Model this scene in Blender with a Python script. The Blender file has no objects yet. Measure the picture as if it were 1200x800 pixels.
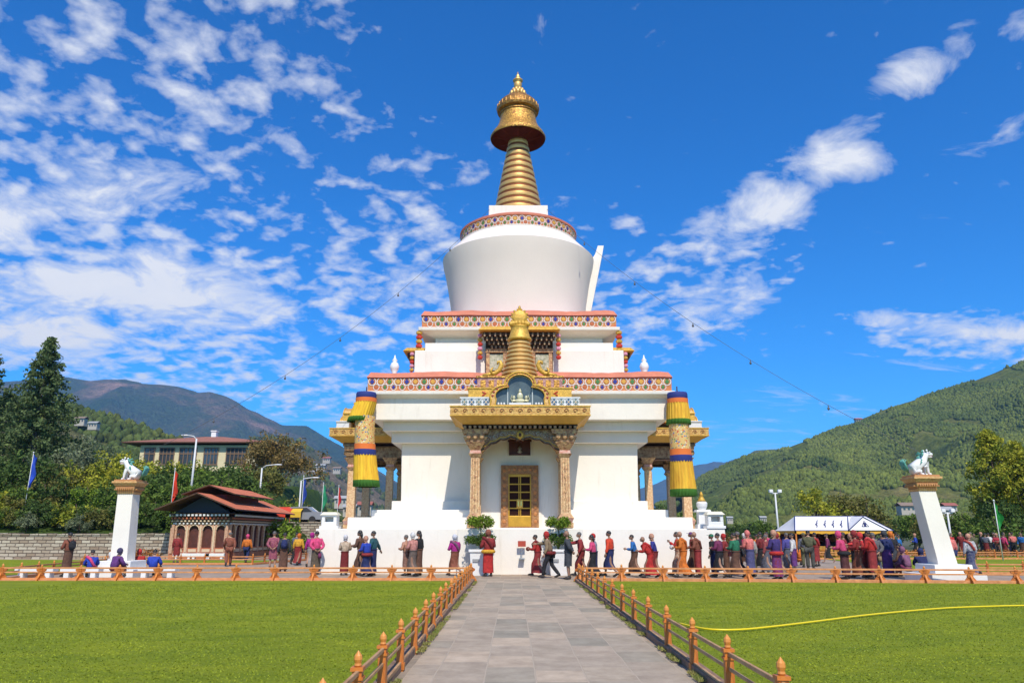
import bpy, bmesh, math, random
import numpy as np
from mathutils import Vector, Matrix, Euler
R = math.radians
rnd = random.Random(7)
sc = bpy.context.scene
col = sc.collection

# ------------------------------------------------------------------ camera
PITCH = 14.55; YAW = 0.13; FPX = 867.0; CAMX = -0.29; CAMH = 1.7
cam_d = bpy.data.cameras.new('camera'); cam = bpy.data.objects.new('camera', cam_d); col.objects.link(cam)
cam.location = (CAMX, 0, CAMH); cam.rotation_euler = (R(90 + PITCH), 0, R(YAW))
cam_d.sensor_width = 36; cam_d.lens = FPX * 36 / 1200; cam_d.clip_start = 0.1; cam_d.clip_end = 30000
sc.camera = cam
CM = cam.rotation_euler.to_matrix()
def ray(px, py): return CM @ Vector(((px - 600) / FPX, -(py - 400) / FPX, -1))
def at(px, py, Y):                      # the world point at depth Y seen at a photograph pixel
    d = ray(px, py); t = Y / d.y
    return Vector((CAMX + d.x * t, Y, CAMH + d.z * t))
def gp(px, py, z=0.0):                  # the ground point seen at a photograph pixel
    d = ray(px, py); t = (z - CAMH) / d.z
    return Vector((CAMX + d.x * t, d.y * t, z))

# ------------------------------------------------------------------ world, sun, exposure
SUN_EL = 50.0; SUN_AZ = 9.5             # sun behind the camera and a little to its right
world = bpy.data.worlds.new('World'); sc.world = world; world.use_nodes = True
wn = world.node_tree; wn.nodes.clear()
def N(nt, typ, **kw):
    n = nt.nodes.new(typ)
    for k, v in kw.items():
        if k.startswith('i_'): n.inputs[k[2:].replace('_', ' ')].default_value = v
        else: setattr(n, k, v)
    return n
def L(nt, a, b): nt.links.new(a, b)
def math_n(nt, op, a, b=None, c=None, clamp=False):
    n = nt.nodes.new('ShaderNodeMath'); n.operation = op; n.use_clamp = clamp
    for i, x in enumerate((a, b, c)):
        if x is None: continue
        if isinstance(x, (int, float)): n.inputs[i].default_value = x
        else: nt.links.new(x, n.inputs[i])
    return n.outputs[0]
def build_world():
    nt = wn
    out = N(nt, 'ShaderNodeOutputWorld'); bg = N(nt, 'ShaderNodeBackground')
    bg.inputs['Strength'].default_value = 0.12
    sky = N(nt, 'ShaderNodeTexSky'); sky.sky_type = 'NISHITA'; sky.sun_disc = False
    sky.sun_elevation = R(SUN_EL); sky.sun_rotation = R(180 - SUN_AZ); sky.altitude = 2300
    sky.air_density = 1.0; sky.dust_density = 0.15; sky.ozone_density = 3.5
    hs = N(nt, 'ShaderNodeHueSaturation'); hs.inputs['Saturation'].default_value = 1.32; hs.inputs['Value'].default_value = 1.02
    L(nt, sky.outputs[0], hs.inputs['Color'])
    tint = N(nt, 'ShaderNodeMix', data_type='RGBA', blend_type='MULTIPLY')
    tint.inputs[0].default_value = 1.0
    L(nt, hs.outputs[0], tint.inputs[6]); tint.inputs[7].default_value = (0.36, 1.30, 1.60, 1)
    tc = N(nt, 'ShaderNodeTexCoord'); D = tc.outputs['Generated']
    def dot(vec):
        n = N(nt, 'ShaderNodeVectorMath', operation='DOT_PRODUCT'); L(nt, D, n.inputs[0]); n.inputs[1].default_value = vec
        return n.outputs['Value']
    # cloud layer: project the direction onto a level sheet overhead
    sep = N(nt, 'ShaderNodeSeparateXYZ'); L(nt, D, sep.inputs[0])
    zz = math_n(nt, 'ADD', math_n(nt, 'MAXIMUM', sep.outputs[2], 0.0), 0.22)
    comb = N(nt, 'ShaderNodeCombineXYZ')
    L(nt, math_n(nt, 'DIVIDE', sep.outputs[0], zz), comb.inputs[0]); L(nt, math_n(nt, 'DIVIDE', sep.outputs[1], zz), comb.inputs[1])
    def noise(scale, detail, rough, dist=0.0, off=(0, 0, 0), st=(1, 1, 1), rot=0):
        mp = N(nt, 'ShaderNodeMapping'); L(nt, comb.outputs[0], mp.inputs[0]); mp.inputs['Location'].default_value = off
        mp.inputs['Scale'].default_value = st; mp.inputs['Rotation'].default_value = (0, 0, rot)
        n = N(nt, 'ShaderNodeTexNoise'); n.inputs['Scale'].default_value = scale; n.inputs['Detail'].default_value = detail
        n.inputs['Roughness'].default_value = rough; n.inputs['Distortion'].default_value = dist
        L(nt, mp.outputs[0], n.inputs['Vector']); return n.outputs['Fac']
    puff = noise(15, 6, 0.52, 0.15, (3.1, 1.7, 0), (1, 1.0, 1), R(20))
    big = noise(5.5, 8, 0.62, 0.5, (0.4, 7.7, 0))
    wisp = noise(5, 7, 0.65, 0.8, (9.4, 2.2, 0), (1, 3.2, 1), R(-25))
    # (px, py, half length, half height, tilt, weight): where in the sky the cloud fields lie
    fields = {'puff': [(90, 110, 300, 190, 20, .85), (110, 330, 270, 110, -8, 1.0), (300, 70, 150, 120, 35, .72), (455, 320, 110, 105, 35, .88), (250, 270, 140, 70, -25, .7),
                       (430, 175, 95, 60, -15, .62), (800, 345, 120, 70, 15, .86), (560, 225, 70, 60, 0, .5), (1150, 395, 150, 34, -6, .9), (700, 290, 70, 70, 0, .5),(230, 430, 260, 50, -8, .9)],
              'big': [(70, 240, 160, 56, 15, 1.2), (160, 345, 200, 66, -4, 1.4), (60, 390, 160, 44, 0, 1.3), (893, 250, 84, 52, 25, 1.36), (982, 182, 72, 40, 25, 1.28),
                      (1066, 84, 58, 34, 25, 1.15), (1128, 36, 40, 34, 50, 1.12), (1186, 36, 32, 24, 30, 1.1), (460, 330, 75, 55, 20, .75), (840, 345, 80, 38, 0, .85), (1160, 395, 110, 26, -6, 1.1), (1040, 375, 50, 14, -5, .8),
                      (1140, 355, 30, 10, 0, .7)],
              'wisp': [(950, 470, 110, 16, -8, .95), (880, 500, 90, 14, -3, .8), (870, 520, 110, 9, 0, .9), (340, 488, 90, 12, 0, 1.0), (1090, 415, 120, 26, 5, .7), (780, 400, 90, 26, 20, .55), (1160, 200, 100, 60, 30, .42)]}
    basis = CM
    tot = None
    for kind, src, thr, gain in (('puff', puff, .50, 5.2), ('big', big, .47, 6.0), ('wisp', wisp, .50, 3.6)):
        m = None
        for (px, py, a, b, tilt, w) in fields[kind]:
            c = ray(px, py).normalized()
            right = (ray(px + 1, py).normalized() - c).normalized(); up = c.cross(right) * -1; up = right.cross(c); up.normalize()
            if up.z < 0: up = -up
            ct, st_ = math.cos(R(tilt)), math.sin(R(tilt))
            e1 = right * ct + up * st_; e2 = up * ct - right * st_
            ln = math.hypot(FPX, math.hypot(px - 600, py - 400))
            u = math_n(nt, 'MULTIPLY', dot(e1), ln / a); v = math_n(nt, 'MULTIPLY', dot(e2), ln / b)
            r_ = math_n(nt, 'SQRT', math_n(nt, 'MULTIPLY_ADD', v, v, math_n(nt, 'MULTIPLY', u, u)))
            front = math_n(nt, 'GREATER_THAN', dot(c), 0.2)
            g = math_n(nt, 'MULTIPLY', math_n(nt, 'SUBTRACT', 1.3, r_, clamp=True), front)
            if kind != 'big': g = math_n(nt, 'MINIMUM', math_n(nt, 'MULTIPLY', g, 1.8), 1.0)
            g = math_n(nt, 'MULTIPLY', g, w)
            m = g if m is None else math_n(nt, 'MAXIMUM', m, g)
        # unseen broken cloud added behind the viewer as neutral fill light on front faces
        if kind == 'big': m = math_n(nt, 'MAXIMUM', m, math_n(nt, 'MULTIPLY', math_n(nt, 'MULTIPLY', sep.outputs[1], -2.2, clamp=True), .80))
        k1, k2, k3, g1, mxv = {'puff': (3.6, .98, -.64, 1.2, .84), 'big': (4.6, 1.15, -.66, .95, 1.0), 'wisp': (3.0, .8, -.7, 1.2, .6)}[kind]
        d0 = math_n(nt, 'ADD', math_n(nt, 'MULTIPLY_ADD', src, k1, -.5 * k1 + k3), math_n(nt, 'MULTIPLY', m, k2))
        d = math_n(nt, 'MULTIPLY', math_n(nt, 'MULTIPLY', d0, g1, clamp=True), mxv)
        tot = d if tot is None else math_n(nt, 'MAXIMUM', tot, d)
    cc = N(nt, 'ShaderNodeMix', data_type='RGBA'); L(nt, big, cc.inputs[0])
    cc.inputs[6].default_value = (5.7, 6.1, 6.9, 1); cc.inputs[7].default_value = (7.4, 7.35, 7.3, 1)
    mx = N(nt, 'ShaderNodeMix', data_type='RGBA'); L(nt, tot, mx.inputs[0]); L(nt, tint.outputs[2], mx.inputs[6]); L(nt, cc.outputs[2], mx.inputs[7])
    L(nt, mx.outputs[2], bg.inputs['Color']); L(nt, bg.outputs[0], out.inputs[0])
build_world()
world.cycles.sampling_method = 'MANUAL'; world.cycles.sample_map_resolution = 512
sl = bpy.data.lights.new('sun', 'SUN'); sl.energy = 4.3; sl.angle = R(0.5); sl.color = (1.0, 0.925, 0.80)
sun = bpy.data.objects.new('sun', sl); col.objects.link(sun)
sd = Vector((math.sin(R(SUN_AZ)) * math.cos(R(SUN_EL)), -math.cos(R(SUN_AZ)) * math.cos(R(SUN_EL)), math.sin(R(SUN_EL))))
sun.rotation_euler = sd.to_track_quat('Z', 'Y').to_euler(); sun.location = (20, -20, 60)
sc.view_settings.view_transform = 'Standard'; sc.view_settings.look = 'None'
sc.view_settings.gamma = 1; sc.view_settings.exposure = 0.20; sc.view_settings.use_curve_mapping = False
sc.cycles.max_bounces = 6; sc.cycles.diffuse_bounces = 3; sc.cycles.volume_bounces = 0; sc.cycles.transparent_max_bounces = 8
sc.cycles.caustics_reflective = False; sc.cycles.caustics_refractive = False
sc.cycles.use_denoising = True

# ------------------------------------------------------------------ materials
MATS = {}
def mat(name, c, rough=0.7, metal=0.0, var=0.0, vscale=3.0, bump=0.0, bscale=20.0, c2=None, island=0.0, spec=None, emit=None, coord='Object', stretch=(1, 1, 1)):
    if name in MATS: return MATS[name]
    m = bpy.data.materials.new(name); m.use_nodes = True; nt = m.node_tree
    b = nt.nodes['Principled BSDF']; b.inputs['Roughness'].default_value = rough; b.inputs['Metallic'].default_value = metal
    if spec is not None: b.inputs['Specular IOR Level'].default_value = spec
    b.inputs['Base Color'].default_value = (*c, 1)
    src = None
    tc = N(nt, 'ShaderNodeTexCoord'); mp = N(nt, 'ShaderNodeMapping'); L(nt, tc.outputs[coord], mp.inputs[0]); mp.inputs['Scale'].default_value = stretch
    if var > 0 or c2:
        n = N(nt, 'ShaderNodeTexNoise'); n.inputs['Scale'].default_value = vscale; n.inputs['Detail'].default_value = 6; n.inputs['Roughness'].default_value = .65
        L(nt, mp.outputs[0], n.inputs['Vector'])
        r = N(nt, 'ShaderNodeValToRGB'); L(nt, n.outputs['Fac'], r.inputs[0])
        a = c; d = c2 if c2 else tuple(x * (1 - var) for x in c)
        r.color_ramp.elements[0].position = .36; r.color_ramp.elements[1].position = .64
        r.color_ramp.elements[0].color = (*d, 1); r.color_ramp.elements[1].color = (*a, 1)
        src = r.outputs[0]
    if island > 0:
        g = N(nt, 'ShaderNodeNewGeometry'); hs = N(nt, 'ShaderNodeHueSaturation')
        L(nt, math_n(nt, 'MULTIPLY_ADD', g.outputs['Random Per Island'], island * 2, 1 - island), hs.inputs['Value'])
        if src: L(nt, src, hs.inputs['Color'])
        else: hs.inputs['Color'].default_value = (*c, 1)
        src = hs.outputs[0]
    if src: L(nt, src, b.inputs['Base Color'])
    if bump > 0:
        n = N(nt, 'ShaderNodeTexNoise'); n.inputs['Scale'].default_value = bscale; n.inputs['Detail'].default_value = 5
        L(nt, mp.outputs[0], n.inputs['Vector'])
        bp = N(nt, 'ShaderNodeBump'); bp.inputs['Strength'].default_value = bump; bp.inputs['Distance'].default_value = 0.05
        L(nt, n.outputs['Fac'], bp.inputs['Height']); L(nt, bp.outputs[0], b.inputs['Normal'])
    if emit: b.inputs['Emission Color'].default_value = (*emit, 1); b.inputs['Emission Strength'].default_value = 1
    MATS[name] = m
    return m
def wall_white():
    m = mat('white_lime_plaster', (.85, .79, .70), .85, var=.06, vscale=.8, bump=.12, bscale=6)
    nt = m.node_tree; b = nt.nodes['Principled BSDF']
    src = b.inputs['Base Color'].links[0].from_socket
    tc = N(nt, 'ShaderNodeTexCoord'); mp = N(nt, 'ShaderNodeMapping'); L(nt, tc.outputs['Object'], mp.inputs[0]); mp.inputs['Scale'].default_value = (2.2, 2.2, .22)
    n = N(nt, 'ShaderNodeTexNoise'); n.inputs['Scale'].default_value = 2.0; n.inputs['Detail'].default_value = 8; n.inputs['Roughness'].default_value = .7
    L(nt, mp.outputs[0], n.inputs['Vector'])
    r = N(nt, 'ShaderNodeValToRGB'); L(nt, n.outputs['Fac'], r.inputs[0])
    r.color_ramp.elements[0].position = .28; r.color_ramp.elements[0].color = (.88, .86, .82, 1); r.color_ramp.elements[1].position = .44; r.color_ramp.elements[1].color = (1, 1, 1, 1)
    mx = N(nt, 'ShaderNodeMix', data_type='RGBA', blend_type='MULTIPLY'); mx.inputs[0].default_value = 1
    L(nt, src, mx.inputs[6]); L(nt, r.outputs[0], mx.inputs[7]); L(nt, mx.outputs[2], b.inputs['Base Color'])
    return m
WHITE = wall_white()
DOMEW = mat('dome_plaster', (.82, .715, .64), .85, var=.04, vscale=.5, bump=.08, bscale=5)
GOLD = mat('gilded_copper', (.86, .50, .16), .42, .5, var=.15, vscale=5)
GOLDP = mat('gold_paint', (.80, .46, .07), .45, .25, var=.35, vscale=9, bump=.4, bscale=18)
GOLDD = mat('carved_gilt', (.78, .45, .08), .4, .4, c2=(.26, .09, .02), vscale=9, bump=1.0, bscale=12)
ORNATE = mat('painted_carving', (.68, .44, .20), .6, c2=(.30, .13, .07), vscale=7, bump=1.0, bscale=9)
COLM = mat('painted_column', (.80, .58, .32), .6, c2=(.58, .30, .14), vscale=11, bump=.6, bscale=12)
PINKO = mat('ornate_pink_panel', (.60, .36, .30), .6, c2=(.26, .10, .12), vscale=10, bump=.6, bscale=12)
REDT = mat('red_roof_edge', (.62, .19, .11), .7, var=.2, vscale=2)
MAROON = mat('maroon_paint', (.20, .025, .018), .7, var=.3)
DWOOD = mat('dark_carved_wood', (.10, .045, .02), .7, var=.5, vscale=6, bump=.6)
BRACK = mat('weathered_carving', (.50, .35, .20), .7, c2=(.22, .11, .06), vscale=6, bump=1.0, bscale=10)
BLUEP = mat('blue_paint', (.015, .03, .30), .5)
TEALP = mat('teal_paint', (.03, .22, .24), .5)
GREENP = mat('green_paint', (.03, .20, .05), .5)
WHITEP = mat('white_gloss_paint', (.80, .79, .77), .5, var=.06)
REDP = mat('red_paint', (.55, .04, .02), .5)
ORANGEW = mat('orange_varnished_wood', (.70, .23, .03), .5, c2=(.36, .10, .018), vscale=6, bump=.25, bscale=30, stretch=(1, 1, .3))
RAILW = mat('weathered_pale_orange_wood', (.70, .30, .11), .6, c2=(.50, .20, .07), vscale=5, bump=.25, bscale=30)
KERB = mat('brown_kerb_stone', (.30, .18, .115), .85, var=.4, vscale=5, bump=.5, bscale=15)
GLASSD = mat('dark_glass', (.05, .06, .07), .08, spec=.6)
GLASSB = mat('niche_glass', (.12, .155, .16), .12, var=.4, vscale=2, spec=.6)
METAL = mat('galvanised_steel', (.45, .46, .47), .4, .7)
METALW = mat('pale_painted_pole', (.62, .63, .63), .5)
BARK = mat('bark', (.13, .095, .065), .9, var=.5, vscale=6, bump=.8, bscale=10)
PALEBARK = mat('pale_bark', (.26, .23, .19), .9, var=.4, vscale=6, bump=.8, bscale=10)

def brocade():
    m = mat('floral_brocade', (.74, .52, .22), .7, bump=.4, bscale=30); nt = m.node_tree; b = nt.nodes['Principled BSDF']; tc = N(nt, 'ShaderNodeTexCoord')
    v = N(nt, 'ShaderNodeTexVoronoi'); v.inputs['Scale'].default_value = 10.5; L(nt, tc.outputs['Object'], v.inputs['Vector'])
    r = N(nt, 'ShaderNodeValToRGB'); r.color_ramp.interpolation = 'CONSTANT'; sp = N(nt, 'ShaderNodeSeparateColor'); L(nt, v.outputs['Color'], sp.inputs[0]); L(nt, sp.outputs[0], r.inputs[0]); cr = r.color_ramp
    cr.elements[0].color = (.60, .08, .04, 1); cr.elements[1].position = .35; cr.elements[1].color = (.05, .12, .40, 1)
    for p, c in ((.5, (.72, .26, .04)), (.68, (.10, .28, .10)), (.82, (.80, .70, .50))): e = cr.elements.new(p); e.color = (*c, 1)
    k = N(nt, 'ShaderNodeValToRGB'); L(nt, v.outputs['Distance'], k.inputs[0]); k.color_ramp.elements[0].position = .34; k.color_ramp.elements[0].color = (1, 1, 1, 1); k.color_ramp.elements[1].position = .42; k.color_ramp.elements[1].color = (0, 0, 0, 1)
    mx = N(nt, 'ShaderNodeMix', data_type='RGBA'); L(nt, k.outputs[0], mx.inputs[0]); mx.inputs[6].default_value = (.70, .46, .16, 1); L(nt, r.outputs[0], mx.inputs[7]); L(nt, mx.outputs[2], b.inputs['Base Color']); return m
BROCADE = brocade()
# ------------------------------------------------------------------ mesh kit
class MB:
    def __init__(s): s.v = []; s.f = []; s.m = []
    def add(s, vs, fs, mi=0, M=None):
        o = len(s.v)
        for p in vs: s.v.append(tuple(M @ Vector(p)) if M is not None else tuple(p))
        for f in fs: s.f.append(tuple(o + i for i in f)); s.m.append(mi)
    def box(s, x0, x1, y0, y1, z0, z1, mi=0, M=None):
        s.add([(x0, y0, z0), (x1, y0, z0), (x1, y1, z0), (x0, y1, z0), (x0, y0, z1), (x1, y0, z1), (x1, y1, z1), (x0, y1, z1)],
              [(0, 3, 2, 1), (4, 5, 6, 7), (0, 1, 5, 4), (1, 2, 6, 5), (2, 3, 7, 6), (3, 0, 4, 7)], mi, M)
    def frustum(s, a0, b0, z0, a1, b1, z1, mi=0, M=None, c=(0, 0)):      # half sizes at bottom and top
        x, y = c
        s.add([(x - a0, y - b0, z0), (x + a0, y - b0, z0), (x + a0, y + b0, z0), (x - a0, y + b0, z0), (x - a1, y - b1, z1), (x + a1, y - b1, z1), (x + a1, y + b1, z1), (x - a1, y + b1, z1)],
              [(0, 3, 2, 1), (4, 5, 6, 7), (0, 1, 5, 4), (1, 2, 6, 5), (2, 3, 7, 6), (3, 0, 4, 7)], mi, M)
    def lathe(s, prof, n=32, mi=0, c=(0, 0, 0), M=None, cap=True, sq=1.0):
        vs = []; fs = []; mis = []
        for (r, z) in prof:
            for k in range(n):
                a = 2 * math.pi * k / n; vs.append((c[0] + r * math.cos(a), c[1] + r * math.sin(a) * sq, c[2] + z))
        for j in range(len(prof) - 1):
            for k in range(n):
                k2 = (k + 1) % n; fs.append((j * n + k, j * n + k2, (j + 1) * n + k2, (j + 1) * n + k))
        if cap: fs.append(tuple(reversed(range(n)))); fs.append(tuple((len(prof) - 1) * n + k for k in range(n)))
        s.add(vs, fs, mi, M)
    def tube(s, pts, rad, n=8, mi=0, M=None):
        pts = [Vector(p) for p in pts]; rs = rad if isinstance(rad, (list, tuple)) else [rad] * len(pts)
        vs = []; fs = []; prev = None
        for i, p in enumerate(pts):
            t = (pts[min(i + 1, len(pts) - 1)] - pts[max(i - 1, 0)])
            t = t.normalized() if t.length > 1e-9 else Vector((0, 0, 1))
            if prev is None: a = t.orthogonal().normalized()
            else:
                a = prev - t * prev.dot(t); a = a.normalized() if a.length > 1e-6 else t.orthogonal().normalized()
            prev = a; b = t.cross(a)
            for k in range(n):
                q = 2 * math.pi * k / n; vs.append(p + (a * math.cos(q) + b * math.sin(q)) * rs[i])
        for i in range(len(pts) - 1):
            for k in range(n):
                k2 = (k + 1) % n; fs.append((i * n + k, i * n + k2, (i + 1) * n + k2, (i + 1) * n + k))
        fs.append(tuple(reversed(range(n)))); fs.append(tuple((len(pts) - 1) * n + k for k in range(n)))
        s.add(vs, fs, mi, M)
    def prism(s, poly, y0, y1, mi=0, M=None):      # an x-z outline (counter-clockwise seen from -y) pushed from y0 to y1
        n = len(poly); vs = [(x, y0, z) for x, z in poly] + [(x, y1, z) for x, z in poly]
        fs = [tuple(range(n)), tuple(n + k for k in reversed(range(n)))] + [(k, n + k, n + (k + 1) % n, (k + 1) % n) for k in range(n)]
        fs = [tuple(reversed(f)) if i > 1 else f for i, f in enumerate(fs)]
        s.add(vs, [tuple(f) for f in fs], mi, M)
    def ellipsoid(s, c, r, n=12, m=8, mi=0, M=None):
        prof = []
        vs = []; fs = []
        for j in range(m + 1):
            t = math.pi * j / m
            for k in range(n):
                a = 2 * math.pi * k / n
                vs.append((c[0] + r[0] * math.sin(t) * math.cos(a), c[1] + r[1] * math.sin(t) * math.sin(a), c[2] - r[2] * math.cos(t)))
        for j in range(m):
            for k in range(n):
                k2 = (k + 1) % n; fs.append((j * n + k, j * n + k2, (j + 1) * n + k2, (j + 1) * n + k))
        s.add(vs, fs, mi, M)
    def mesh(s, name, mats, smooth=False):
        me = bpy.data.meshes.new(name); me.from_pydata(s.v, [], s.f)
        for m in (mats if isinstance(mats, (list, tuple)) else [mats]): me.materials.append(m)
        me.polygons.foreach_set('material_index', s.m)
        if smooth: me.polygons.foreach_set('use_smooth', [True] * len(s.f))
        me.update(); return me
    def build(s, name, mats, parent=None, smooth=False, auto=None, bevel=0, loc=None, rz=0):
        o = bpy.data.objects.new(name, s.mesh(name, mats, smooth or auto is not None)); col.objects.link(o)
        if parent is not None: o.parent = parent
        if loc is not None: o.location = loc
        if rz: o.rotation_euler.z = rz
        if auto is not None:
            me = o.data
            me.update()
            bm = bmesh.new(); bm.from_mesh(me); bmesh.ops.remove_doubles(bm, verts=bm.verts, dist=1e-5)
            for e in bm.edges:
                if len(e.link_faces) == 2 and e.calc_face_angle(0) > R(auto): e.smooth = False
            bm.to_mesh(me); bm.free()
        if bevel:
            b = o.modifiers.new('bevel', 'BEVEL'); b.width = bevel; b.segments = 2; b.limit_method = 'ANGLE'
        return o
def tag(o, label=None, cat=None, group=None, kind=None):
    if label: o['label'] = label
    if cat: o['category'] = cat
    if group: o['group'] = group
    if kind: o['kind'] = kind
    return o
def empty(name, loc, label, cat, group=None, rz=0, s=1):
    o = bpy.data.objects.new(name, None); col.objects.link(o); o.location = loc; o.rotation_euler.z = rz; o.scale = (s, s, s)
    return tag(o, label, cat, group)
def copy_tree(o, parent=None, keep=()):
    c = o.copy(); col.objects.link(c); c.parent = parent
    for ch in list(o.children): copy_tree(ch, c)
    return c
# ------------------------------------------------------------------ ground, lawns, paving
def sheet(name, poly, z, m, label=None):
    me = bpy.data.meshes.new(name); me.from_pydata([(x, y, z) for x, y in poly], [], [tuple(range(len(poly)))]); me.materials.append(m)
    o = bpy.data.objects.new(name, me); col.objects.link(o); tag(o, label, None, None, 'structure'); return o
def grass_mat(name='lawn_grass', base=(.275, .315, .014), dark=(.155, .215, .010), pale=(.36, .33, .08)):
    m = mat(name, base, .85); nt = m.node_tree; b = nt.nodes['Principled BSDF']
    tc = N(nt, 'ShaderNodeTexCoord')
    def nz(scale, det, st=(1, 1, 1)):
        mp = N(nt, 'ShaderNodeMapping'); L(nt, tc.outputs['Object'], mp.inputs[0]); mp.inputs['Scale'].default_value = st
        n = N(nt, 'ShaderNodeTexNoise'); n.inputs['Scale'].default_value = scale; n.inputs['Detail'].default_value = det; n.inputs['Roughness'].default_value = .7
        L(nt, mp.outputs[0], n.inputs['Vector']); return n.outputs['Fac']
    r1 = N(nt, 'ShaderNodeValToRGB'); L(nt, nz(1.1, 8, (.5, 1, 1)), r1.inputs[0]); r1.color_ramp.elements[0].position = .33; r1.color_ramp.elements[1].position = .66
    r1.color_ramp.elements[0].color = (*dark, 1); r1.color_ramp.elements[1].color = (*base, 1)
    r2 = N(nt, 'ShaderNodeValToRGB'); L(nt, nz(7, 7, (.6, 1, 1)), r2.inputs[0]); r2.color_ramp.elements[0].position = .58; r2.color_ramp.elements[1].position = .74
    r2.color_ramp.elements[0].color = (0, 0, 0, 1); r2.color_ramp.elements[1].color = (.6, .6, .6, 1)
    mx = N(nt, 'ShaderNodeMix', data_type='RGBA'); L(nt, r2.outputs[0], mx.inputs[0]); L(nt, r1.outputs[0], mx.inputs[6]); mx.inputs[7].default_value = (*pale, 1)
    L(nt, mx.outputs[2], b.inputs['Base Color'])
    bp = N(nt, 'ShaderNodeBump'); bp.inputs['Strength'].default_value = .9; bp.inputs['Distance'].default_value = .06
    L(nt, nz(22, 8), bp.inputs['Height']); L(nt, bp.outputs[0], b.inputs['Normal'])
    b.inputs['Specular IOR Level'].default_value = .15
    return m
def paving_mat(name, cols, wx, ly, rot=True, mortar=(.42, .34, .25)):
    m = mat(name, cols[0], .8); nt = m.node_tree; b = nt.nodes['Principled BSDF']
    tc = N(nt, 'ShaderNodeTexCoord'); mp = N(nt, 'ShaderNodeMapping'); L(nt, tc.outputs['Object'], mp.inputs[0])
    wn_ = N(nt, 'ShaderNodeTexNoise'); wn_.inputs['Scale'].default_value = 1.2; L(nt, tc.outputs['Object'], wn_.inputs['Vector'])
    va = N(nt, 'ShaderNodeVectorMath', operation='MULTIPLY_ADD'); L(nt, wn_.outputs['Color'], va.inputs[0]); va.inputs[1].default_value = (.045, .045, 0); L(nt, mp.outputs[0], va.inputs[2])
    if rot: mp.inputs['Rotation'].default_value = (0, 0, R(90))
    br = N(nt, 'ShaderNodeTexBrick'); L(nt, va.outputs[0], br.inputs['Vector']); br.offset = .43; br.squash = .8; br.squash_frequency = 3
    br.inputs['Scale'].default_value = 1.0; br.inputs['Brick Width'].default_value = ly; br.inputs['Row Height'].default_value = wx
    br.inputs['Mortar Size'].default_value = .012; br.inputs['Mortar Smooth'].default_value = .3; br.inputs['Bias'].default_value = 0
    br.inputs['Color1'].default_value = (0, 0, 0, 1); br.inputs['Color2'].default_value = (1, 1, 1, 1); br.inputs['Mortar'].default_value = (.5, .5, .5, 1)
    r = N(nt, 'ShaderNodeValToRGB'); L(nt, br.outputs['Color'], r.inputs[0]); cr = r.color_ramp
    cr.elements[0].color = (*cols[0], 1); cr.elements[1].color = (*cols[-1], 1)
    for i, c in enumerate(cols[1:-1]): e = cr.elements.new((i + 1) / (len(cols) - 1)); e.color = (*c, 1)
    n = N(nt, 'ShaderNodeTexNoise'); n.inputs['Scale'].default_value = 2.2; n.inputs['Detail'].default_value = 9; n.inputs['Roughness'].default_value = .72; L(nt, tc.outputs['Object'], n.inputs['Vector'])
    r2 = N(nt, 'ShaderNodeValToRGB'); L(nt, n.outputs['Fac'], r2.inputs[0]); r2.color_ramp.elements[0].position = .3; r2.color_ramp.elements[1].position = .7
    r2.color_ramp.elements[0].color = (.66, .62, .58, 1); r2.color_ramp.elements[1].color = (1.1, 1.08, 1.05, 1)
    mx = N(nt, 'ShaderNodeMix', data_type='RGBA', blend_type='MULTIPLY'); mx.inputs[0].default_value = 1; L(nt, r.outputs[0], mx.inputs[6]); L(nt, r2.outputs[0], mx.inputs[7])
    m2 = N(nt, 'ShaderNodeMix', data_type='RGBA'); L(nt, br.outputs['Fac'], m2.inputs[0]); L(nt, mx.outputs[2], m2.inputs[6]); m2.inputs[7].default_value = (*mortar, 1)
    L(nt, m2.outputs[2], b.inputs['Base Color'])
    hgt = math_n(nt, 'SUBTRACT', math_n(nt, 'MULTIPLY', n.outputs['Fac'], .5), br.outputs['Fac'])
    bp = N(nt, 'ShaderNodeBump'); bp.inputs['Strength'].default_value = .5; bp.inputs['Distance'].default_value = .02; L(nt, hgt, bp.inputs['Height']); L(nt, bp.outputs[0], b.inputs['Normal'])
    return m
GRASS = grass_mat()
GROUND = mat('far_valley_ground', (.13, .12, .07), .95, c2=(.05, .075, .025), vscale=.02, coord='Object')
PATHM = paving_mat('path_slabs', [(.35, .30, .23), (.45, .37, .28), (.32, .29, .225), (.52, .42, .31), (.40, .335, .255)], .62, .95)
PLAZAM = paving_mat('plaza_slabs', [(.36, .28, .21), (.42, .33, .25), (.32, .27, .21)], .8, 1.0)
S_ = 9000
sheet('ground', [(-S_, -600), (S_, -600), (S_, 14000), (-S_, 14000)], -0.02, GROUND)
sheet('plaza', [(-45, -30), (48, -30), (48, 64), (-45, 64)], 0.0, PLAZAM)
sheet('path', [(-1.62, -20), (1.9, -20), (1.9, 30.2), (-1.62, 30.2)], 0.006, PATHM)
YL = 28.45                                       # far edge of the two lawns
lawns = {'lawn_left': [(-40, -12), (-1.84, -12), (-1.84, YL), (-19.6, YL), (-40, YL)], 'lawn_right': [(2.12, -12), (40, -12), (40, 24.4), (2.12, YL)]}
for n, p in lawns.items(): sheet('lawn', p, 0.03, GRASS)
sheet('lawn', [(-40, 31.5), (-21.5, 31.5), (-21.5, 50), (-15.5, 50), (-40, 52.2)], 0.02, GRASS)
sheet('lawn', [(-26, 43.5), (-15.2, 43.5), (-14.0, 50.4), (-26, 50.4)], 0.024, GRASS)
sheet('lawn', [(18.5, 33.5), (60, 33.5), (75, 60), (22, 60)], 0.02, GRASS)

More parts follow.
